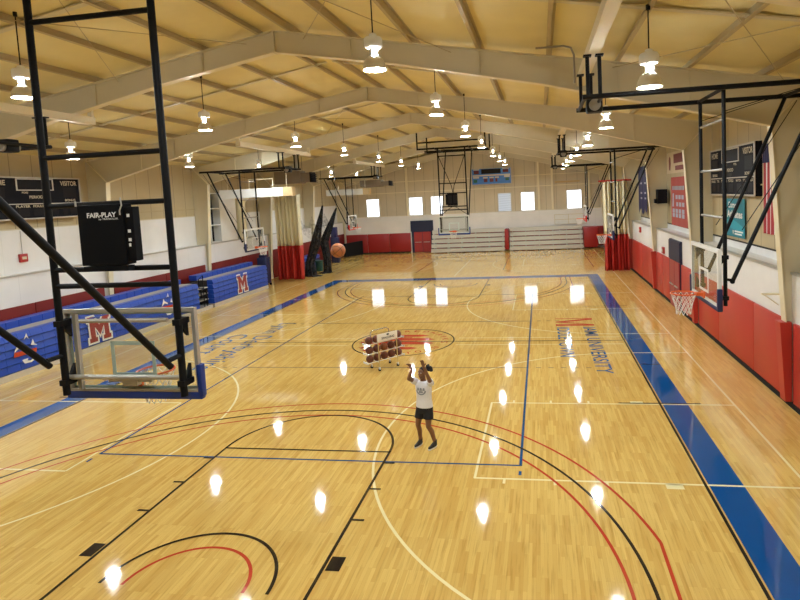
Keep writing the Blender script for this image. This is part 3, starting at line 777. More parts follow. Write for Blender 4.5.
        q = MB(); q.box((1.82, -.15, 6.62), (2.12, .15, 6.92), .03); wc = q.build('winch', M['bsteel'], t, smooth=True)
        q = MB(); q.lathe((1.97, -.22, 6.75), [(.11,0),(.11,.44)], 18, 'y'); q.build('winch_drum', M['rung'], wc, smooth=True)
        if beam and loc[0] > 0 and loc[1] < 10:
            MB().tube([(3.05,-1.3,8.25),(2.45,-1.3,8.25),(2.3,-1.3,8.2),(2.24,-1.3,8.05),(2.24,-1.3,7.45)], .022, 8).build('conduit', M['rung'], t, smooth=True)
        if beam: MB().box((1.94, beam[0], 7.53), (2.14, beam[1], 7.72)).box((1.98, beam[0], 7.71), (2.10, beam[0]+.08, 8.0)).box((1.98, beam[1]-.08, 7.71), (2.10, beam[1], 8.0)).build('support_beam', M['flange'], t)
    return t
NEAR = (-.075, 1.22, 0)
hoop('large glass backboard seen from behind, hung in the left foreground on black poles', NEAR, pi/2, 'main', M['bluepad'])
hoop('glass backboard facing the camera in front of the far silver bleachers', (.0, 27.43, 0), -pi/2, 'main', M['bluepad'], xrod=True, brace_run=2.9)
R_, Lf = 8.08, -9.0
hoop('side hoop on the right, nearest the camera, glass board before the red pads', (R_, 6.40, 0), pi, 'side', M['navy'], (-2.5, 4.6))
hoop('side hoop on the right in front of the gathered red curtain', (R_, 21.05, 0), pi, 'side', M['navy'], (-2.5, 4.6))
hoop('side hoop on the right farthest away, before the far wall, with red padding', (R_, 35.7, 0), pi, 'side', M['redpad'], (-2.4, 4.7))
hoop('side hoop on the left nearest the camera, only its rig shows at the left edge', (Lf, 6.40, 0), 0, 'side', M['navy'], (-4.6, 2.5))
hoop('side hoop on the left above the short blue bleacher with the letter', (Lf, 21.0, 0), 0, 'side', M['navy'], (-4.6, 2.5))
hoop('side hoop on the left farthest away with red padded board corners', (Lf-.05, 36.0, 0), 0, 'side', M['redpad'], (-4.9, 2.1))

# ---- shot clocks on the two main hoops
def shot_clock(label, x, y, face):
    t = thing('shot_clock', label, 'shot clock', (x, y, 4.9), 0 if face > 0 else pi, group='shot clocks hung on the end hoops')
    MB().box((-.26, -.02, -.36), (.33, .14, .35), .01).build('clock_case', M['box'], t)
    MB().box((.33, .0, -.32), (.44, .12, .31), .008).build('side_box', M['box'], t)
    MB().box((-.25, -.01, -.43), (.33, .10, -.37)).build('bottom_rail', M['box'], t)
    for dz in (.21, .03, -.07, -.13): MB().box((.365, -.004, dz-.018), (.40 if dz != -.13 else .39, .001, dz+.018)).build('connector', M['letter'], t)
    q = MB(); add_text(q, 'FAIR-PLAY', (-.13, -.024, .20), (1,0,0), (0,0,1), .38, .058, .03); add_text(q, 'by TRANS-LUX', (.02, -.024, .165), (1,0,0), (0,0,1), .25, .025, .01); q.build('lettering', M['letter'], t)
    q = MB(); q.tube([(.34,-.05,.42),(.35,-.05,.33),(.32,-.05,.27),(.32,-.05,.22)], .008, 6); q.tube([(-.26,-.03,.40),(-.26,-.03,.34)], .01, 6); q.build('hook', M['galv'], t)
    for x0 in (-.24, .06): MB().box((x0, .16, -.25), (x0+.22, .165, .25)).build('digit_window', M['digit'], t)
    return t
shot_clock('black shot clock cabinet hung on the near hoop frame, lettered in white', -.06, .86, 1)
shot_clock('black shot clock cabinet hung on the far hoop frame', -.02, 27.75, -1)

# ---- scoreboards
def scoreboard(label, o, du, dn, W, H, far=False):
    """o = lower left corner of the face, du along the text, dn out of the wall"""
    o = Vector(o); du = Vector(du); dn = Vector(dn); dv = Vector((0,0,1))
    c = o + du*W/2
    t = thing('scoreboard', label, 'scoreboard', (c.x, c.y, o.z))
    def slab(q, u0, v0, u1, v1, e0, e1):
        a = [o + du*(u*W) + dv*(v*H) + dn*e0 for u, v in ((u0,v0),(u1,v0),(u1,v1),(u0,v1))]
        q.poly(a, dn*(e1-e0)); return q
    slab(MB(), 0, 0, 1, 1, -.2, 0).build('cabinet', M['sbblue'] if far else M['sbface'], t, True)
    q = MB(); e = .012; k = W/H
    slab(q, 0, 0, 1, e*k, 0, .03); slab(q, 0, 1-e*k, 1, 1, 0, .03); slab(q, 0, e*k, e, 1-e*k, 0, .03); slab(q, 1-e, e*k, 1, 1-e*k, 0, .03)
    q.build('outer_frame', M['sbframe'], t, True)
    if not far:
        q = MB(); slab(q, e, .355, 1-e, .375, 0, .02)
        for (u0,v0,u1,v1) in ((.31,.68,.69,.70),(.31,.94,.69,.96),(.31,.70,.32,.94),(.68,.70,.69,.94)): slab(q, u0, v0, u1, v1, 0, .025)
        q.build('divider', M['sbframe'], t, True)
        for (u0,v0,u1,v1) in ((.33,.72,.67,.92),(.05,.50,.20,.76),(.80,.50,.95,.76),(.46,.395,.54,.47),(.05,.08,.14,.25),(.19,.08,.24,.25),(.31,.08,.42,.25),(.46,.08,.57,.25),(.64,.08,.73,.25),(.78,.08,.83,.25),(.86,.08,.95,.25)): slab(MB(), u0, v0, u1, v1, 0, .006).build('digit_window', M['digit'], t, True)
        q = MB()
        def tx(s, u0, u1, v, h): add_text(q, s, o + du*(u0*W) + dv*(v*H) + dn*.012, du, dv, (u1-u0)*W, h*H, .02)
        tx('HOME',.05,.21,.80,.12); tx('VISITOR',.77,.96,.80,.12); tx('PERIOD',.43,.57,.49,.07); tx('BONUS',.07,.19,.405,.06); tx('BONUS',.81,.93,.405,.06)
        tx('POSS',.36,.42,.61,.045); tx('POSS',.58,.64,.61,.045)
        tx('FOULS',.04,.14,.28,.05); tx('TOL',.18,.24,.28,.05); tx('PLAYER',.29,.43,.28,.06); tx('FOULS',.46,.57,.28,.06); tx('MATCH',.63,.73,.28,.05); tx('TOL',.77,.83,.28,.05); tx('FOULS',.86,.96,.28,.05)
        q.build('lettering', M['pale'], t, True)
    else:
        q = MB(); slab(q, .25, .66, .74, .95, 0, .012); q.build('digit_window', M['digit'], t, True)
        q = MB(); slab(q, .03, .52, .97, .60, 0, .05); slab(q, .04, .40, .19, .50, 0, .015); slab(q, .82, .40, .96, .52, 0, .015)
        for u0, u1 in ((.29,.41),(.45,.56),(.59,.69)): slab(q, u0, .38, u1, .46, 0, .012)
        slab(q, .05, .90, .20, .96, 0, .012); slab(q, .78, .90, .94, .96, 0, .012); q.build('label_strip', M['sbframe'], t, True)
        for a in ((.06,.66,.19,.88),(.79,.70,.93,.88),(.31,.15,.40,.36),(.46,.15,.55,.36),(.60,.15,.65,.36)): slab(MB(), *a, 0, .012).build('digit_window', M['digitred'], t, True)
        for a in ((.05,.14,.14,.32),(.85,.20,.94,.38)): slab(MB(), *a, 0, .012).build('digit_window', M['digitgreen'], t, True)
    return t
scoreboard('black scoreboard on the left wall behind the shot clock, lettered HOME and VISITOR', (-13.55, 11.40, 5.0), (0,1,0), (1,0,0), 4.12, 1.56)
scoreboard('black scoreboard high on the right wall above the teal banner', (10.92, 15.95, 4.72), (0,-1,0), (-1,0,0), 4.15, 1.53)
scoreboard('blue scoreboard with red digits high on the far wall', (-1.05, 45.9, 5.93), (1,0,0), (0,-1,0), 3.58, 1.46, True)

# ---- banners and flag on the right wall
def cloth(y0, y1, z0, z1, x, amp=.012, n=24, tails=False, slant=0):
    q = MB(); rings = []
    for i in range(n+1):
        u = i/n; y = y0 + (y1-y0)*u; dx = amp*sin(u*19) ; zb = z0
        if tails: zb = z0 + .75*abs(((u*2) % 1)-.5)*(-1)+.38
        rings.append([(x+dx, y, zb), (x+dx*.3, y, z1), (x+dx*.3+.012, y, z1), (x+dx+.012, y, zb)])
    return q.loft(rings)
def banner(label, cat, y0, y1, z0, z1, m, x=11.03, **k):
    t = thing('banner', label, cat, (x, (y0+y1)/2, z0)); cloth(y0, y1, z0, z1, x, **k).build('cloth', m, t, True, smooth=True); return t
t = banner('teal banner with white words hung on the right wall below the scoreboard', 'banner', 13.0, 14.85, 3.42, 4.62, M['teal'], amp=.004)
q = MB(); q.flat([(11.025, 14.84-1.83*i/12, 3.85+.12*sin(i/12*3.6+.4)) for i in range(13)] + [(11.025, 14.84-1.83*i/12, 3.62+.10*sin(i/12*3.4+1.2)) for i in range(12, -1, -1)]); q.build('wave', M['teal2'], t, True)
q = MB(); add_text(q, 'Come', (11.02, 14.45, 4.33), (0,-1,0), (0,0,1), .75, .2, .02); add_text(q, 'Athletes', (11.02, 14.55, 4.02), (0,-1,0), (0,0,1), 1.40, .24, .03)
q.flat([(11.02, 14.05, 3.63), (11.02, 13.98, 3.48), (11.02, 13.92, 3.63), (11.02, 13.96, 3.63), (11.02,13.98,3.55), (11.02, 14.01, 3.63)])
for z, w in ((3.58,.75),(3.50,.65)): q.flat([(11.02, 13.85, z), (11.02, 13.85-w, z), (11.02, 13.85-w, z+.05), (11.02, 13.85, z+.05)])
q.build('lettering', M['letter'], t, True)
t = banner('faded red honours banner with rows of pale print between the right wall columns', 'banner', 19.6, 22.5, 3.30, 5.48, M['redban'], amp=.006)
q = MB()
for r, (z, a, b, k) in enumerate(((5.02,22.2,20.0,9),(4.62,21.6,20.0,3),(4.30,21.5,19.9,3),(4.0,22.2,19.9,4),(3.80,22.2,19.9,4))):
    for j in range(k):
        y = a + (b-a)*j/k; w = (a-b)/k*.72; q.flat([(11.015,y,z-.12),(11.015,y-w,z-.12),(11.015,y-w,z+.06),(11.015,y,z+.06)])
q.flat([(11.015,22.25,4.15),(11.015,21.95,4.15),(11.015,21.9,4.75),(11.015,22.15,4.75)])
q.build('print', M['greyblue'], t, True)
t = banner('beige banner with a dark figure and maroon print above the faded red banner', 'banner', 19.8, 23.3, 5.66, 6.62, M['beige'], amp=.004)
q = MB(); q.flat([(11.02,22.8,5.82),(11.02,22.55,5.8),(11.02,22.45,6.1),(11.02,22.5,6.38),(11.02,22.7,6.45),(11.02,22.85,6.3)])
q.flat([(11.02,21.9,6.1),(11.02,20.0,6.1),(11.02,20.0,6.5),(11.02,21.9,6.5)]); q.flat([(11.02,21.6,5.78),(11.02,20.1,5.78),(11.02,20.1,5.98),(11.02,21.6,5.98)])
q.build('print', M['maroon'], t, True)
t = banner('navy pennant banner with cut tails beside the speaker', 'banner', 27.3, 29.9, 3.50, 6.25, M['navyban'], x=10.8, amp=.012, n=32, tails=True)
q = MB()
for z in (5.3, 4.75, 4.45):
    for y in (29.1, 27.9): q.flat([(10.78,y,z-.05),(10.78,y-.5,z-.05),(10.78,y-.5,z+.05),(10.78,y,z+.05)])
q.build('print', M['greyblue'], t, True)
t = thing('flag', 'red and white striped flag hanging at the right edge of the scoreboard', 'flag', (11.0, 11.1, 3.7))
cloth(10.75, 11.5, 3.72, 5.75, 11.02, amp=.03).build('flag_cloth', M['flag'], t, True, smooth=True)
cloth(11.1, 11.5, 5.62, 6.12, 11.0, amp=.02).build('flag_canton', M['navyban'], t, True, smooth=True)

# ---- small things on the walls
t = thing('loudspeaker', 'black loudspeaker on the right wall column between the banners', 'speaker', (10.75, 23.3, 4.27))
MB().box((10.52, 23.02, 4.28), (10.98, 23.45, 4.95), .02).build('cabinet', M['box'], t, True, smooth=True)
MB().box((10.55, 23.0, 4.31), (10.95, 23.03, 4.92)).build('grille', M['sbface'], t, True)
MB().box((10.42, 23.1, 4.3), (10.52, 23.4, 4.5)).build('mount_bracket', M['bsteel'], t, True)
def alarm(label, x, y, z, sx, conduit=None):
    t = thing('alarm_box', label, 'alarm box', (x, y, z))
    a, b = sorted((x, x+sx*.09)); MB().box((a, y-.16, z), (b, y+.16, z+.3), .015).build('case', M['alarm'], t, True, smooth=True)
    MB().box((min(x+sx*.09, x+sx*.10), y-.09, z+.1), (max(x+sx*.09, x+sx*.10), y+.09, z+.2)).build('face_plate', M['pale'], t, True)
    if conduit: MB().tube([(x+sx*.03, y, z+.3), (x+sx*.03, y, conduit)], .012, 6).build('conduit', M['galv'], t, True)
alarm('small red alarm box on the left white wall under the scoreboard', XLU+.012, 12.95, 3.45, 1, 4.6)
alarm('small red box on the right white wall left of the navy door panel', XR, 21.9, 2.02, -1)
alarm('small red box on the right white wall under the navy pennant banner', XR, 27.9, 2.55, -1)
t = thing('wall_bracket', 'small pale shelf bracket on the nearest right wall column', 'bracket', (10.3, 8.86, 2.5))
MB().box((10.0, 8.78, 2.52), (10.36, 8.9, 2.55)).build('arm', M['flange'], t, True); MB().tube([(10.05,8.84,2.52),(10.36,8.84,2.28)], .012, 6).build('strut', M['flange'], t, True)

# ---- divider curtains
def curtain(label, x0, x1, y, ztop_, zred, folds, amp, flare=0, rail=True):
    t = thing('divider_curtain', label, 'curtain', ((x0+x1)/2, y, 0)); n = folds*10
    def sheet(za, zb, m, nm):
        rows = []
        for j in range(9):
            z = za + (zb-za)*j/8; k = 1 + flare*(1-z/ztop_); xm = (x0+x1)/2
            rows.append([(xm+(x0+(x1-x0)*i/n-xm)*k + .03*sin(i*.9+z), y + amp*sin(2*pi*folds*i/n + .25*z)*(1+.3*sin(i*.31)), z) for i in range(n+1)])
        q = MB(); V = [[q.v(p) for p in r] for r in rows]; B = [[q.v((p[0], p[1]+.05, p[2])) for p in r] for r in rows]
        for a, b in zip(V, V[1:]):
            for i in range(n): q.f([a[i], a[i+1], b[i+1], b[i]])
        for a, b in zip(B, B[1:]):
            for i in range(n): q.f([a[i+1], a[i], b[i], b[i+1]])
        for i in range(n): q.f([V[0][i+1], V[0][i], B[0][i], B[0][i+1]]); q.f([V[-1][i], V[-1][i+1], B[-1][i+1], B[-1][i]])
        for a, b, c, d in zip(V, V[1:], B, B[1:]): q.f([a[0], b[0], d[0], c[0]]); q.f([b[-1], a[-1], c[-1], d[-1]])
        q.build(nm, m, t, True, smooth='all')
    sheet(.04, zred, M['curtR'], 'lower_curtain'); sheet(zred, ztop_, M['curtW'], 'upper_curtain')
    if rail: MB().tube([(x0-.3, y, ztop_+.04), (x1+.25, y, ztop_+.04)], .05, 8).build('rail', M['curtR'], t, True)
curtain('gathered cream and red divider curtain by the right wall', 8.85, 10.25, 30.55, 5.52, 2.28, 8, .16, .06)
curtain('gathered cream and red divider curtain at the end of the blue bleachers', -12.5, -10.75, 30.3, 5.66, 2.30, 7, .17, .06, False)

# ---- equipment by the left wall
def long_box(label, x0, x1, y, z0, z1):
    t = thing('roller_housing', label, 'housing', ((x0+x1)/2, y, z0))
    MB().box((x0, y-.2, z0), (x1-.55, y+.2, z1), .01).build('casing', M['whitepaint'], t, True)
    MB().box((x1-.55, y-.2, z0), (x1, y+.2, z1), .01).build('end_board', M['wood'], t, True)
    q = MB(); q.tube([(x1-2.6,y,z1),(x1-2.6,y,z1+.5),(x1-1.2,y,z1+.5),(x1-1.2,y,z1)], .03, 8)
    for x in (x0+.4, x1-.4): q.tube([(x,y,z1),(x,y,zbot(x)+.2)], .015, 6)
    q.build('hanger', M['flange'], t, True)
long_box('long white housing above the left cream and red curtain', -12.6, -8.3, 24.3, 5.53, 6.02)
long_box('long white housing farther back, by the left side hoop near the far wall', -11.6, -8.05, 37.6, 5.52, 5.98)
def heater(label, x0, x1, y, z0, z1):
    t = thing('unit_heater', label, 'heater', ((x0+x1)/2, y, z0)); w = (x1-x0)
    MB().box((x0, y-.45, z0), (x1, y+.45, z1), .03).build('casing', M['heater'], t, True, smooth=True)
    MB().box((x1, y-.38, z0+.05), (x1+.62, y+.38, z1-.14), .02).build('outlet', M['heater'], t, True)
    q = MB()
    for k in range(5): q.obox((x1+.72, y-.4, z0+.08+(z1-z0)*.14*k), (x1+.72, y+.4, z0+.08+(z1-z0)*.14*k), .20, .02, (.5,0,1))
    q.box((x1+.62, y-.42, z0+.03), (x1+.68, y+.42, z1-.12)); q.build('louvre', M['rubber'], t, True)
    q = MB(); q.tube([(x1-.35, y, z1-.02), (x1-.35, y, z1+.5), (x1-.35, y, ztop(x1-.35)+.1)], .10, 12); q.build('flue', M['galv'], t, True, smooth=True)
    q = MB()
    for x in (x0+.15, x1-.15): q.tube([(x, y+.3, z1), (x, y+.3, ztop(x)+.02)], .012, 6)
    q.build('hanger', M['bsteel'], t, True)
heater('brown unit heater hung under the roof above the left curtain', -11.3, -9.6, 28.6, 6.32, 7.1)
heater('unit heater hung farther back beside the end wall on the left', -9.0, -7.3, 38.5, 6.08, 6.62)
t = thing('wall_cupboard', 'tall open white shelving against the left wall behind the hoop', 'shelving', (-13.2, 25.4, 3.1))
q = MB(); q.box((-13.85, 24.15, 3.09), (-13.80, 26.9, 5.9))
for y in (24.15, 25.15): q.box((-13.80, y, 3.09), (-13.30, y+.06, 5.9))
q.box((-13.80, 25.21, 3.09), (-13.30, 26.9, 5.9))
q.build('case', M['whitepaint'], t, True)
for z in (3.09, 4.05, 5.0, 5.86): MB().box((-13.8, 24.21, z), (-13.32, 25.15, z+.05)).build('shelf', M['whitepaint'], t, True)
MB().box((-13.80, 24.21, 3.14), (-13.77, 25.15, 5.86)).build('dark_back', M['sbface'], t, True)
t = thing('air_duct', 'pale round duct standing on the left wall ledge next to the white shelving', 'duct', (-13.3, 27.6, 3.08))
q = MB(); q.tube([(-13.4,27.6,3.08),(-13.4,27.6,5.2),(-13.3,27.6,5.5),(-13.0,27.6,5.75)], .3, 16); q.build('duct', M['curtW'], t, True, smooth=True)

# black nets gathered up on lines
def net_drape(label, path, seed):
    t = thing('gathered_net', label, 'net', (path[-1][0], path[-1][1], 0)); q = MB(); n = 44; rings = []
    rr = random.Random(seed); ph = rr.random()*6; m = 24
    for j in range(m+1):
        u = j/m*(len(path)-1); i = min(int(u), len(path)-2); k = u-i; k = k*k*(3-2*k)
        p = [a+(b-a)*k for a, b in zip(path[i], path[i+1])]; c = Vector(p[:3]); r = p[3]
        rings.append([c + Vector((r*cos(a)*(1+.34*sin(5*a+ph+u*1.7)+.16*sin(11*a+u*3)), r*.8*sin(a)*(1+.3*cos(7*a+ph)), 0)) for a in [2*pi*k/n for k in range(n)]])
    q.loft(rings); q.build('netting', M['net'], t, smooth='all', world=True)
    x, y, z, _ = path[0]; MB().tube([(x,y,z-.05), (x,y,ztop(x))], .012, 6).build('line', M['bsteel'], t, True)
net_drape('black net gathered in a tall drape next to the left curtain', [(-9.8,32,4.85,.04),(-10.1,32,3.6,.17),(-10.45,32,2.3,.28),(-10.95,31.9,.9,.24),(-10.85,31.8,.1,.34),(-10.7,31.8,.0,.60)], 3)
net_drape('black net gathered in a slanting drape beside the navy pad', [(-9.26,33.2,4.62,.05),(-9.76,33.2,3.46,.17),(-10.35,33.2,2.25,.25),(-10.2,33.2,1.15,.21),(-10.2,33.2,.1,.24),(-10.5,33.2,.0,.48)], 9)
t = thing('sagging_net', 'loose thin black net sagging between the left curtain and the taller drape', 'net', (-11.2, 32.2, 2.5))
q = MB(); T = [(-11.75,4.45),(-11.45,3.6),(-11.05,3.45),(-10.75,4.15),(-10.5,3.5),(-10.3,3.1)]; B_ = [(-11.7,3.7),(-11.45,2.9),(-11.05,2.6),(-10.75,2.5),(-10.55,2.2),(-10.4,2.0)]
for (a, c), (e, g) in zip(zip(T, T[1:]), zip(B_, B_[1:])):
    q.flat([(a[0],32.3,a[1]),(c[0],32.3,c[1]),(g[0],32.3,g[1]),(e[0],32.3,e[1])])
for a in ([(-9.9,4.3),(-9.55,3.6),(-10.1,2.5),(-10.3,3.0)], [(-10.25,3.0),(-10.1,2.5),(-10.35,1.6),(-10.7,1.4)]): q.flat([(x, 32.45, z) for x, z in a])
q.build('netting', M['thinnet'], t, True)
t = thing('padded_post', 'navy padded post standing against the left wall behind the black nets', 'padded post', (-11.95, 39.6, 0))
MB().box((-12.25, 39.3, 0), (-11.65, 39.9, 2.1), .05).build('padding', M['navy'], t, True, smooth=True)
MB().box((-12.2, 39.35, 2.1), (-11.75, 39.85, 2.95), .05).build('upper_wrap', mat('lighter_navy', (.02,.022,.10,1), .6), t, True, smooth=True)  # upper wrap a little lighter than the padding below
t = thing('folded_mat', 'black folded mat standing in the far left corner under the hoop', 'mat', (-11.9, 44.6, 0))
q = MB(); q.poly([(-12.6,43.6,0),(-12.6,43.6,1.22),(-11.6,45.5,1.30),(-11.6,45.5,0)], (.12,-.06,0)); q.build('mat_panel', M['rubber'], t, True)
q = MB(); q.poly([(-12.75,43.75,0),(-12.75,43.75,1.18),(-11.75,45.6,1.26),(-11.75,45.6,0)], (.12,-.06,0)); q.build('mat_panel', M['rubber'], t, True)
t = thing('equipment_cart', 'navy padded cart parked at the end of the short blue bleacher under the hoop', 'cart', (-12.3, 28.2, 0))
MB().box((-12.65, 27.75, .15), (-12.05, 28.35, 1.8), .04).build('padding', M['navy'], t, True, smooth=True)
MB().box((-12.55, 27.85, 1.8), (-12.15, 28.25, 2.0), .03).build('top_box', M['navy'], t, True, smooth=True)
q = MB()
for x in (-12.6, -12.1):
    for y in (27.85, 28.3): q.lathe((x, y-.02, .075), [(.075,0),(.075,.04)], 14, 'y')
q.build('wheel', M['rubber'], t, True)
t = thing('storage_bin', 'dark green bin half hidden behind the black net', 'bin', (-11.3, 34.4, 0))
MB().lathe((-11.3,34.4,0), [(.24,0),(.28,.7),(.31,.72),(.31,.78),(.26,.78)], 18).build('bin_body', mat('bin_green', (.01,.07,.06,1), .5), t, True, smooth=True)
t = thing('stacked_mats', 'dark maroon and blue stack of mats by the left wall behind the nets', 'mats', (-12.4, 34.6, 0))
for k in range(4): MB().box((-12.95, 33.3, .02+.27*k), (-11.95, 36.2, .28+.27*k), .05).build('mat_layer', M['seat'] if k == 3 else M['navyban'], t, True, smooth=True)
t = thing('strip_light', 'strip light on the far wall above the rightmost window', 'light fitting', (7.4, 46.05, 5.85))
MB().box((6.35, 45.95, 5.78), (8.5, 46.12, 5.92), .01).build('housing', M['wood'], t, True)
t = thing('display_board', 'white framed panel board above the right silver bleacher', 'board', (7.6, 45.8, 2.1))
q = MB(); q.box((6.2, 45.84, 2.1), (9.0, 45.88, 2.98)); q.build('board', M['whitepaint'], t, True)
q = MB()
for x in (6.2, 7.4, 8.95): q.box((x, 45.80, 2.1), (x+.05, 45.84, 2.98))
for z in (2.1, 2.5, 2.94): q.box((6.2, 45.79, z), (9.0, 45.84, z+.04))
q.build('batten', M['steel'], t, True)

# ---- ball rack on the centre circle
RKC, RKA = (.14, 11.38, 0), radians(50)
rack = thing('ball_rack', 'white wheeled ball rack with three shelves standing on the centre circle', 'ball rack', RKC, RKA)
for sx in (-1, 1):
    for sy in (-1, 1):
        q = MB(); q.tube([(sx*.335, sy*.215, .10), (sx*.335, sy*.20, 1.0)], .017, 8)
        q.build('post', M['goldpost'] if sy < 0 else M['chrome'], rack, smooth=True)
        w = MB(); w.lathe((sx*.335, sy*.215-.015, .042), [(.042,0),(.042,.03)], 14, 'y'); w.build('caster', M['rubber'], rack, smooth=True)
        w = MB(); w.box((sx*.335-.02, sy*.215-.024, .05), (sx*.335+.02, sy*.215+.024, .12)); w.build('caster_fork', M['whitepaint'], rack)
SH = (.27, .54, .83)
for z in SH:
    q = MB()
    for sy in (-1, 1): q.tube([(-.66, sy*.085, z), (.66, sy*.085, z)], .013, 8)
    for x in (-.66, .66): q.tube([(x, -.14, z+.03), (x, -.085, z), (x, .085, z), (x, .14, z+.03)], .013, 8); q.box((x-.012, -.13, z-.02), (x+.012, .13, z+.02))
    for x in (-.335, .335): q.tube([(x, -.205, z), (x, .205, z)], .011, 8)
    q.build('shelf_rail', M['whitepaint'], rack, smooth=True)
q = MB(); q.tube([(-.335,.20,.98),(-.335,.20,1.10),(-.25,.20,1.16),(.25,.20,1.16),(.335,.20,1.10),(.335,.20,.98)], .018, 10); q.build('handle_bar', M['chrome'], rack, smooth=True)
q = MB(); q.box((-.38,-.245,.89), (.35,-.225,1.12), .004); sg = q.build('sign_board', M['sign'], rack)
q = MB(); add_text(q, 'SPALDING', (0,-.2465,.945), (1,0,0), (0,0,1), .46, .07, .03, True); q.flat([(.0+.05*cos(a*pi/8), -.2465, 1.07+.028*sin(a*pi/8)) for a in range(16)]); q.build('lettering', M['ink'], sg)
def basketball(loc, m, label, group=None, rot=(0,0,0)):
    o = MB().ball((0,0,0), .119, 32).build('basketball', m, smooth='all'); o.location = loc; o.rotation_euler = rot
    return tag(o, label, 'ball', group)
R3 = Matrix.Translation(RKC) @ Matrix.Rotation(RKA, 4, 'Z')
lev = ['bottom', 'middle', 'top']; pos = ['at the left end of', 'second from the left on', 'in the middle of', 'second from the right on', 'at the right end of']
for i, z in enumerate(SH):
    for j in range(5):
        c = R3 @ Vector((-.52+.26*j, 0, z+.102))
        mm = M['ballC'] if (i, j) in ((1,2),) else M['ballB']
        basketball(c, mm, '%s basketball %s the %s shelf of the ball rack' % ('orange brown' if mm is M['ballC'] else 'dark brown', pos[j], lev[i]), 'basketballs on the ball rack', (random.random()*6, random.random()*6, random.random()*6))
basketball((1.762, 3.682, 4.36), M['ballA'], 'orange basketball in flight above the left side of the court', None, (.5, .9, .3))

# ---- the player
PB = Vector((2.52, 6.05, 0)); FW = Vector((-.25, -.97, 0)).normalized(); SD = Vector((.97, -.25, 0)).normalized()
def pp(s, f, z): return PB + SD*s + FW*f + Vector((0,0,z))
pl = thing('person', 'person in a white shirt and black shorts with both arms raised after a shot', 'person', PB)
def remesh(o, vox, smooth=6, fac=.5):
    md = o.modifiers.new('fuse', 'REMESH'); md.mode = 'VOXEL'; md.voxel_size = vox; md.use_smooth_shade = True
    md = o.modifiers.new('soften', 'SMOOTH'); md.iterations = smooth; md.factor = fac
def ell(c, a, b, up=(0,0), n=20): return [c + SD*a*cos(2*pi*k/n) + FW*b*sin(2*pi*k/n) + Vector((0,0,up[0]*cos(2*pi*k/n)+up[1]*sin(2*pi*k/n))) for k in range(n)]
q = MB()
q.loft([ell(pp(0,0,z),a,b) for z,a,b in ((.78,.12,.09),(.84,.165,.115),(.92,.16,.11),(1.02,.132,.095),(1.12,.14,.1),(1.25,.162,.108),(1.34,.16,.092),(1.385,.10,.07),(1.41,.06,.055),(1.50,.052,.052))])
# head, turned towards the near hoop
HF = Vector((-.52, -.85, .12)).normalized(); HS = HF.cross(Vector((0,0,1))).normalized()*-1; HU = HS.cross(HF)*-1
if HU.z < 0: HU = -HU
HC = pp(.01, .035, 1.575)
hp = lambda s, f, u: HC + HS*s + HF*f + HU*u
rot = Matrix((HS, HF, HU)).transposed().to_euler()
q.ball(HC + HU*.025, 1, 24, (.076,.094,.092), rot); q.ball(hp(0,.018,-.045), 1, 20, (.058,.070,.066), rot); q.ball(hp(0,.055,-.085), .026, 14)
q.cone(hp(0,.092,.012), hp(0,.108,-.018), .009, .014); q.ball(hp(0,.078,.03), .03, 12, (1.5,.8,.6), rot)
for s in (-1, 1): q.ball(hp(s*.078,-.005,-.002), 1, 12, (.012,.024,.034), rot)
q.cone(HC - HU*.03, pp(0,.0,1.40), .055, .058)
def limb(pts, rad, n=16):
    for a, b, r0, r1 in zip(pts, pts[1:], rad, rad[1:]): q.cone(a, b, r0, r1, n)
limb([pp(-.085,0,.84), pp(-.12,.03,.66), pp(-.145,.06,.48)], [.085,.078,.054]); limb([pp(-.145,.06,.48), pp(-.155,-.02,.34), pp(-.165,-.06,.09)], [.052,.054,.034])
limb([pp(.085,0,.84), pp(.095,.04,.66), pp(.10,.075,.48)], [.085,.078,.054]); limb([pp(.10,.075,.48), pp(.13,-.005,.34), pp(.17,-.05,.09)], [.052,.054,.034])
aR = [pp(-.165,0,1.365), pp(-.245,.16,1.475), pp(-.115,.25,1.725)]; aL = [pp(.165,0,1.365), pp(.215,.17,1.52), pp(.165,.28,1.80)]
limb(aR, [.052,.042,.027]); limb(aL, [.052,.042,.027])
def hand(w, d, nrm, thumb, curl):
    d = Vector(d).normalized(); nrm = (Vector(nrm) - d*Vector(nrm).dot(d)).normalized(); sd = d.cross(nrm)*thumb
    r = Matrix((sd, d, nrm)).transposed().to_euler()
    q.ball(w + d*.048, 1, 16, (.040,.052,.016), r)
    for k, (o, l, sp) in enumerate(((.029,.066,.10),(.010,.076,.03),(-.010,.070,-.05),(-.029,.054,-.14))):
        b = w + d*.082 + sd*o; fd = (d + sd*sp).normalized(); m1 = b + fd*l*.5 + nrm*curl*l*.15
        m2 = m1 + (fd + nrm*curl*1.0).normalized()*l*.5
        q.cone(w + d*.05 + sd*o*.8, b, .011, .0095, 10); q.cone(b, m1, .0095, .0085, 10); q.cone(m1, m2, .0085, .007, 10)
    b = w + d*.02 + sd*.032; m1 = b + (d*.6 + sd*.9).normalized()*.035; q.cone(w + d*.02, b, .014, .012, 10); q.cone(b, m1, .012, .010, 10); q.cone(m1, m1 + (d*1.2 + sd*.4 + nrm*.3).normalized()*.03, .010, .008, 10)
hand(aR[2], -SD*.45 + FW*.3 + Vector((0,0,.9)), FW - Vector((0,0,.4)), -1, .9)
hand(aL[2], -SD*.15 + FW*.15 + Vector((0,0,1)), FW, 1, .7)
body = q.build('body', M['skin'], pl, True); remesh(body, .0055, 4)
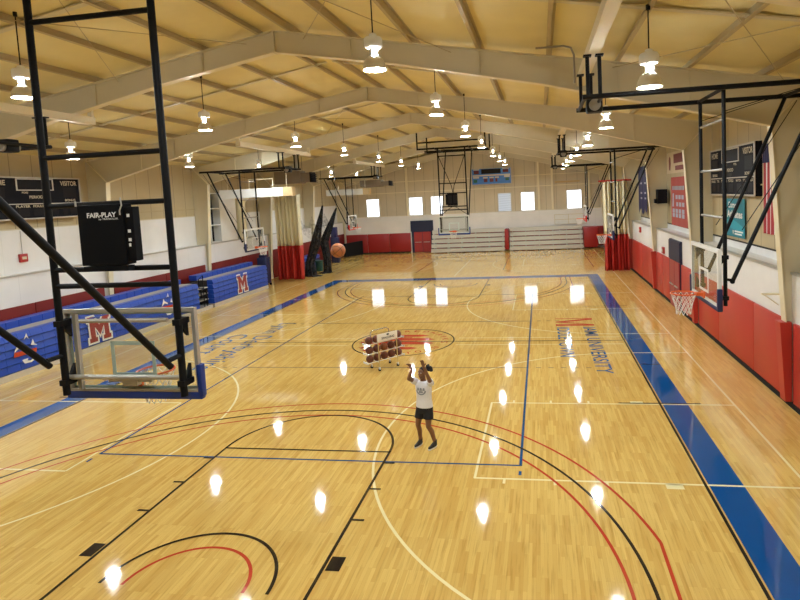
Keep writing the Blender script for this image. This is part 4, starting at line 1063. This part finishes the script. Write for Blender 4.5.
for s in (-1, 1):
    MB().ball(hp(s*.030,.083,.012), .0125, 12).build('eye', M['eyew'], pl, True, smooth='all'); MB().ball(hp(s*.030,.0925,.012), .0065, 10).build('pupil', M['eyed'], pl, True, smooth='all')
    MB().tube([hp(s*.048,.080,.036), hp(s*.03,.092,.041), hp(s*.014,.095,.037)], .0045, 6).build('eyebrow', M['hair'], pl, True, smooth='all')
MB().ball(hp(0,.088,-.052), 1, 12, (.024,.009,.008), rot).build('mouth', M['lip'], pl, True, smooth='all')
q = MB(); q.ball(hp(0,-.016,.040), 1, 24, (.083,.096,.094), rot)
for i in range(26):
    a = i*2.4; u = i/26; q.ball(hp(.02,-.10,.085) + HS*.055*cos(a)*sqrt(u) + HF*(-.02+.05*sin(a)*sqrt(u)) + HU*.05*sin(a*1.7)*sqrt(u) + SD*.05, .030, 10)
hair = q.build('hair', M['hair'], pl, True); remesh(hair, .007, 2)
# shirt, shorts, shoes
q = MB()
q.loft([ell(pp(0,0,z),a,b) for z,a,b in ((.86,.185,.135),(.90,.182,.132),(1.02,.165,.120),(1.14,.165,.122),(1.25,.180,.128),(1.33,.178,.112),(1.385,.13,.085),(1.405,.075,.068))])
for a in (aR, aL):
    d = (a[1]-a[0]); e = a[0] + d*.52; q.tube([a[0] - d*.1, a[0] + d*.2, e], [.072,.070,.066], 16); q.ball(a[0], .071, 16)
shirt = q.build('shirt', M['shirt'], pl, True); remesh(shirt, .008, 5)
q = MB()
def chest(u, w):
    z = 1.235 + w; a = .172; b = .127 + (.02 if z < 1.25 else -.0)
    return pp(u, .1335*sqrt(max(.05, 1-(u/.19)**2)) + .004 - max(0, w-.03)*.16, z)
for k in range(14):
    a0 = pi + pi*k/14; a1 = pi + pi*(k+1)/14
    q.flat([chest(r*1.2*cos(a), r*sin(a)) for r, a in ((.092,a0),(.092,a1),(.066,a1),(.066,a0))])
for sx, w in ((-.062,.05),(.0,.06),(.062,.05)):
    q.flat([chest(sx-w/2, .0), chest(sx+w/2, .0), chest(sx+w/3, .055), chest(sx-w/3, .055)])
q.flat([chest(-.05,-.045), chest(.05,-.045), chest(.04,-.01), chest(-.04,-.01)])
q.build('shirt_print', M['shirtlogo'], pl, True)
q = MB(); q.loft([ell(pp(0,0,z),a,b) for z,a,b in ((.74,.175,.125),(.84,.185,.132),(.93,.168,.122),(.95,.165,.120))])
for s, h, k in ((-1, pp(-.085,0,.84), pp(-.115,.03,.62)), (1, pp(.085,0,.84), pp(.095,.04,.62))):
    q.tube([h, h.lerp(k,.5), k], [.098,.102,.104], 18); q.ball(h, .1, 14)
shorts = q.build('shorts', M['shorts'], pl, True); remesh(shorts, .008, 3)
for s, an, td in ((-1, pp(-.165,-.06,0), (FW - SD*.15).normalized()), (1, pp(.17,-.05,0), (FW - SD*.25).normalized())):
    sd = td.cross(Vector((0,0,1)))
    P = lambda a, b, z: an + td*a + sd*b + Vector((0,0,z))
    def ring(z, sc): return [P(.085+.135*sc*cos(t)*(1.0), (.046 - .008*cos(t+.4))*sc*sin(t), z) for t in [2*pi*k/20 for k in range(20)]]
    MB().loft([ring(.0,.97), ring(.012,1.03), ring(.030,1.02)]).build('shoe_sole', M['sole'], pl, True, smooth=True)
    q = MB(); q.loft([ring(.028,.98), ring(.05,.95)]); q.ball(P(.14,0,.045), 1, 16, (.075,.04,.032), Matrix((td,sd,Vector((0,0,1)))).transposed().to_euler()); q.cone(P(.0,0,.06), P(.0,0,.105), .044, .042); q.cone(P(.11,0,.055), P(.02,0,.085), .036, .04)
    sh = q.build('shoe', M['shoe'], pl, True); remesh(sh, .006, 3)
    MB().tube([P(0,0,.09), P(0,0,.15)], [.042,.043], 16).build('sock', M['sock'], pl, True, smooth=True)

# ------------------------------------------------------------------ camera, world, view
cam = bpy.data.cameras.new('camera'); co = bpy.data.objects.new('camera', cam); COL.objects.link(co); SC.camera = co
cx, cy, cz, yaw, pit, rol, fpx = 5.01824457, -4.97838139, 5.17092477, -.157690922, .0779165904, -.0477365977, 563.020478
fw = Vector((sin(yaw)*cos(pit), cos(yaw)*cos(pit), -sin(pit))); r0 = Vector((cos(yaw), -sin(yaw), 0)); u0 = r0.cross(fw)
rt = r0*cos(rol) + u0*sin(rol); up = u0*cos(rol) - r0*sin(rol)
mw = Matrix((rt, up, -fw)).transposed().to_4x4(); mw.translation = Vector((cx, cy, cz)); co.matrix_world = mw
cam.sensor_fit = 'HORIZONTAL'; cam.sensor_width = 36; cam.lens = fpx/800*36
cam.shift_x = -(452.37-400)/800; cam.shift_y = (238.63-300)/800; cam.clip_end = 200; cam.clip_start = .05
w = bpy.data.worlds.new('world'); SC.world = w; w.use_nodes = True
w.node_tree.nodes['Background'].inputs[0].default_value = (.6,.7,.85,1); w.node_tree.nodes['Background'].inputs[1].default_value = .3
SC.view_settings.view_transform = 'Standard'; SC.view_settings.look = 'None'; SC.view_settings.gamma = 1; SC.view_settings.use_curve_mapping = False
SC.view_settings.exposure = .17
SC.cycles.use_denoising = True
SC.cycles.caustics_reflective = False; SC.cycles.caustics_refractive = False
SC.cycles.sample_clamp_indirect = 4.0
SC.cycles.max_bounces = 8; SC.cycles.diffuse_bounces = 5; SC.cycles.transparent_max_bounces = 16
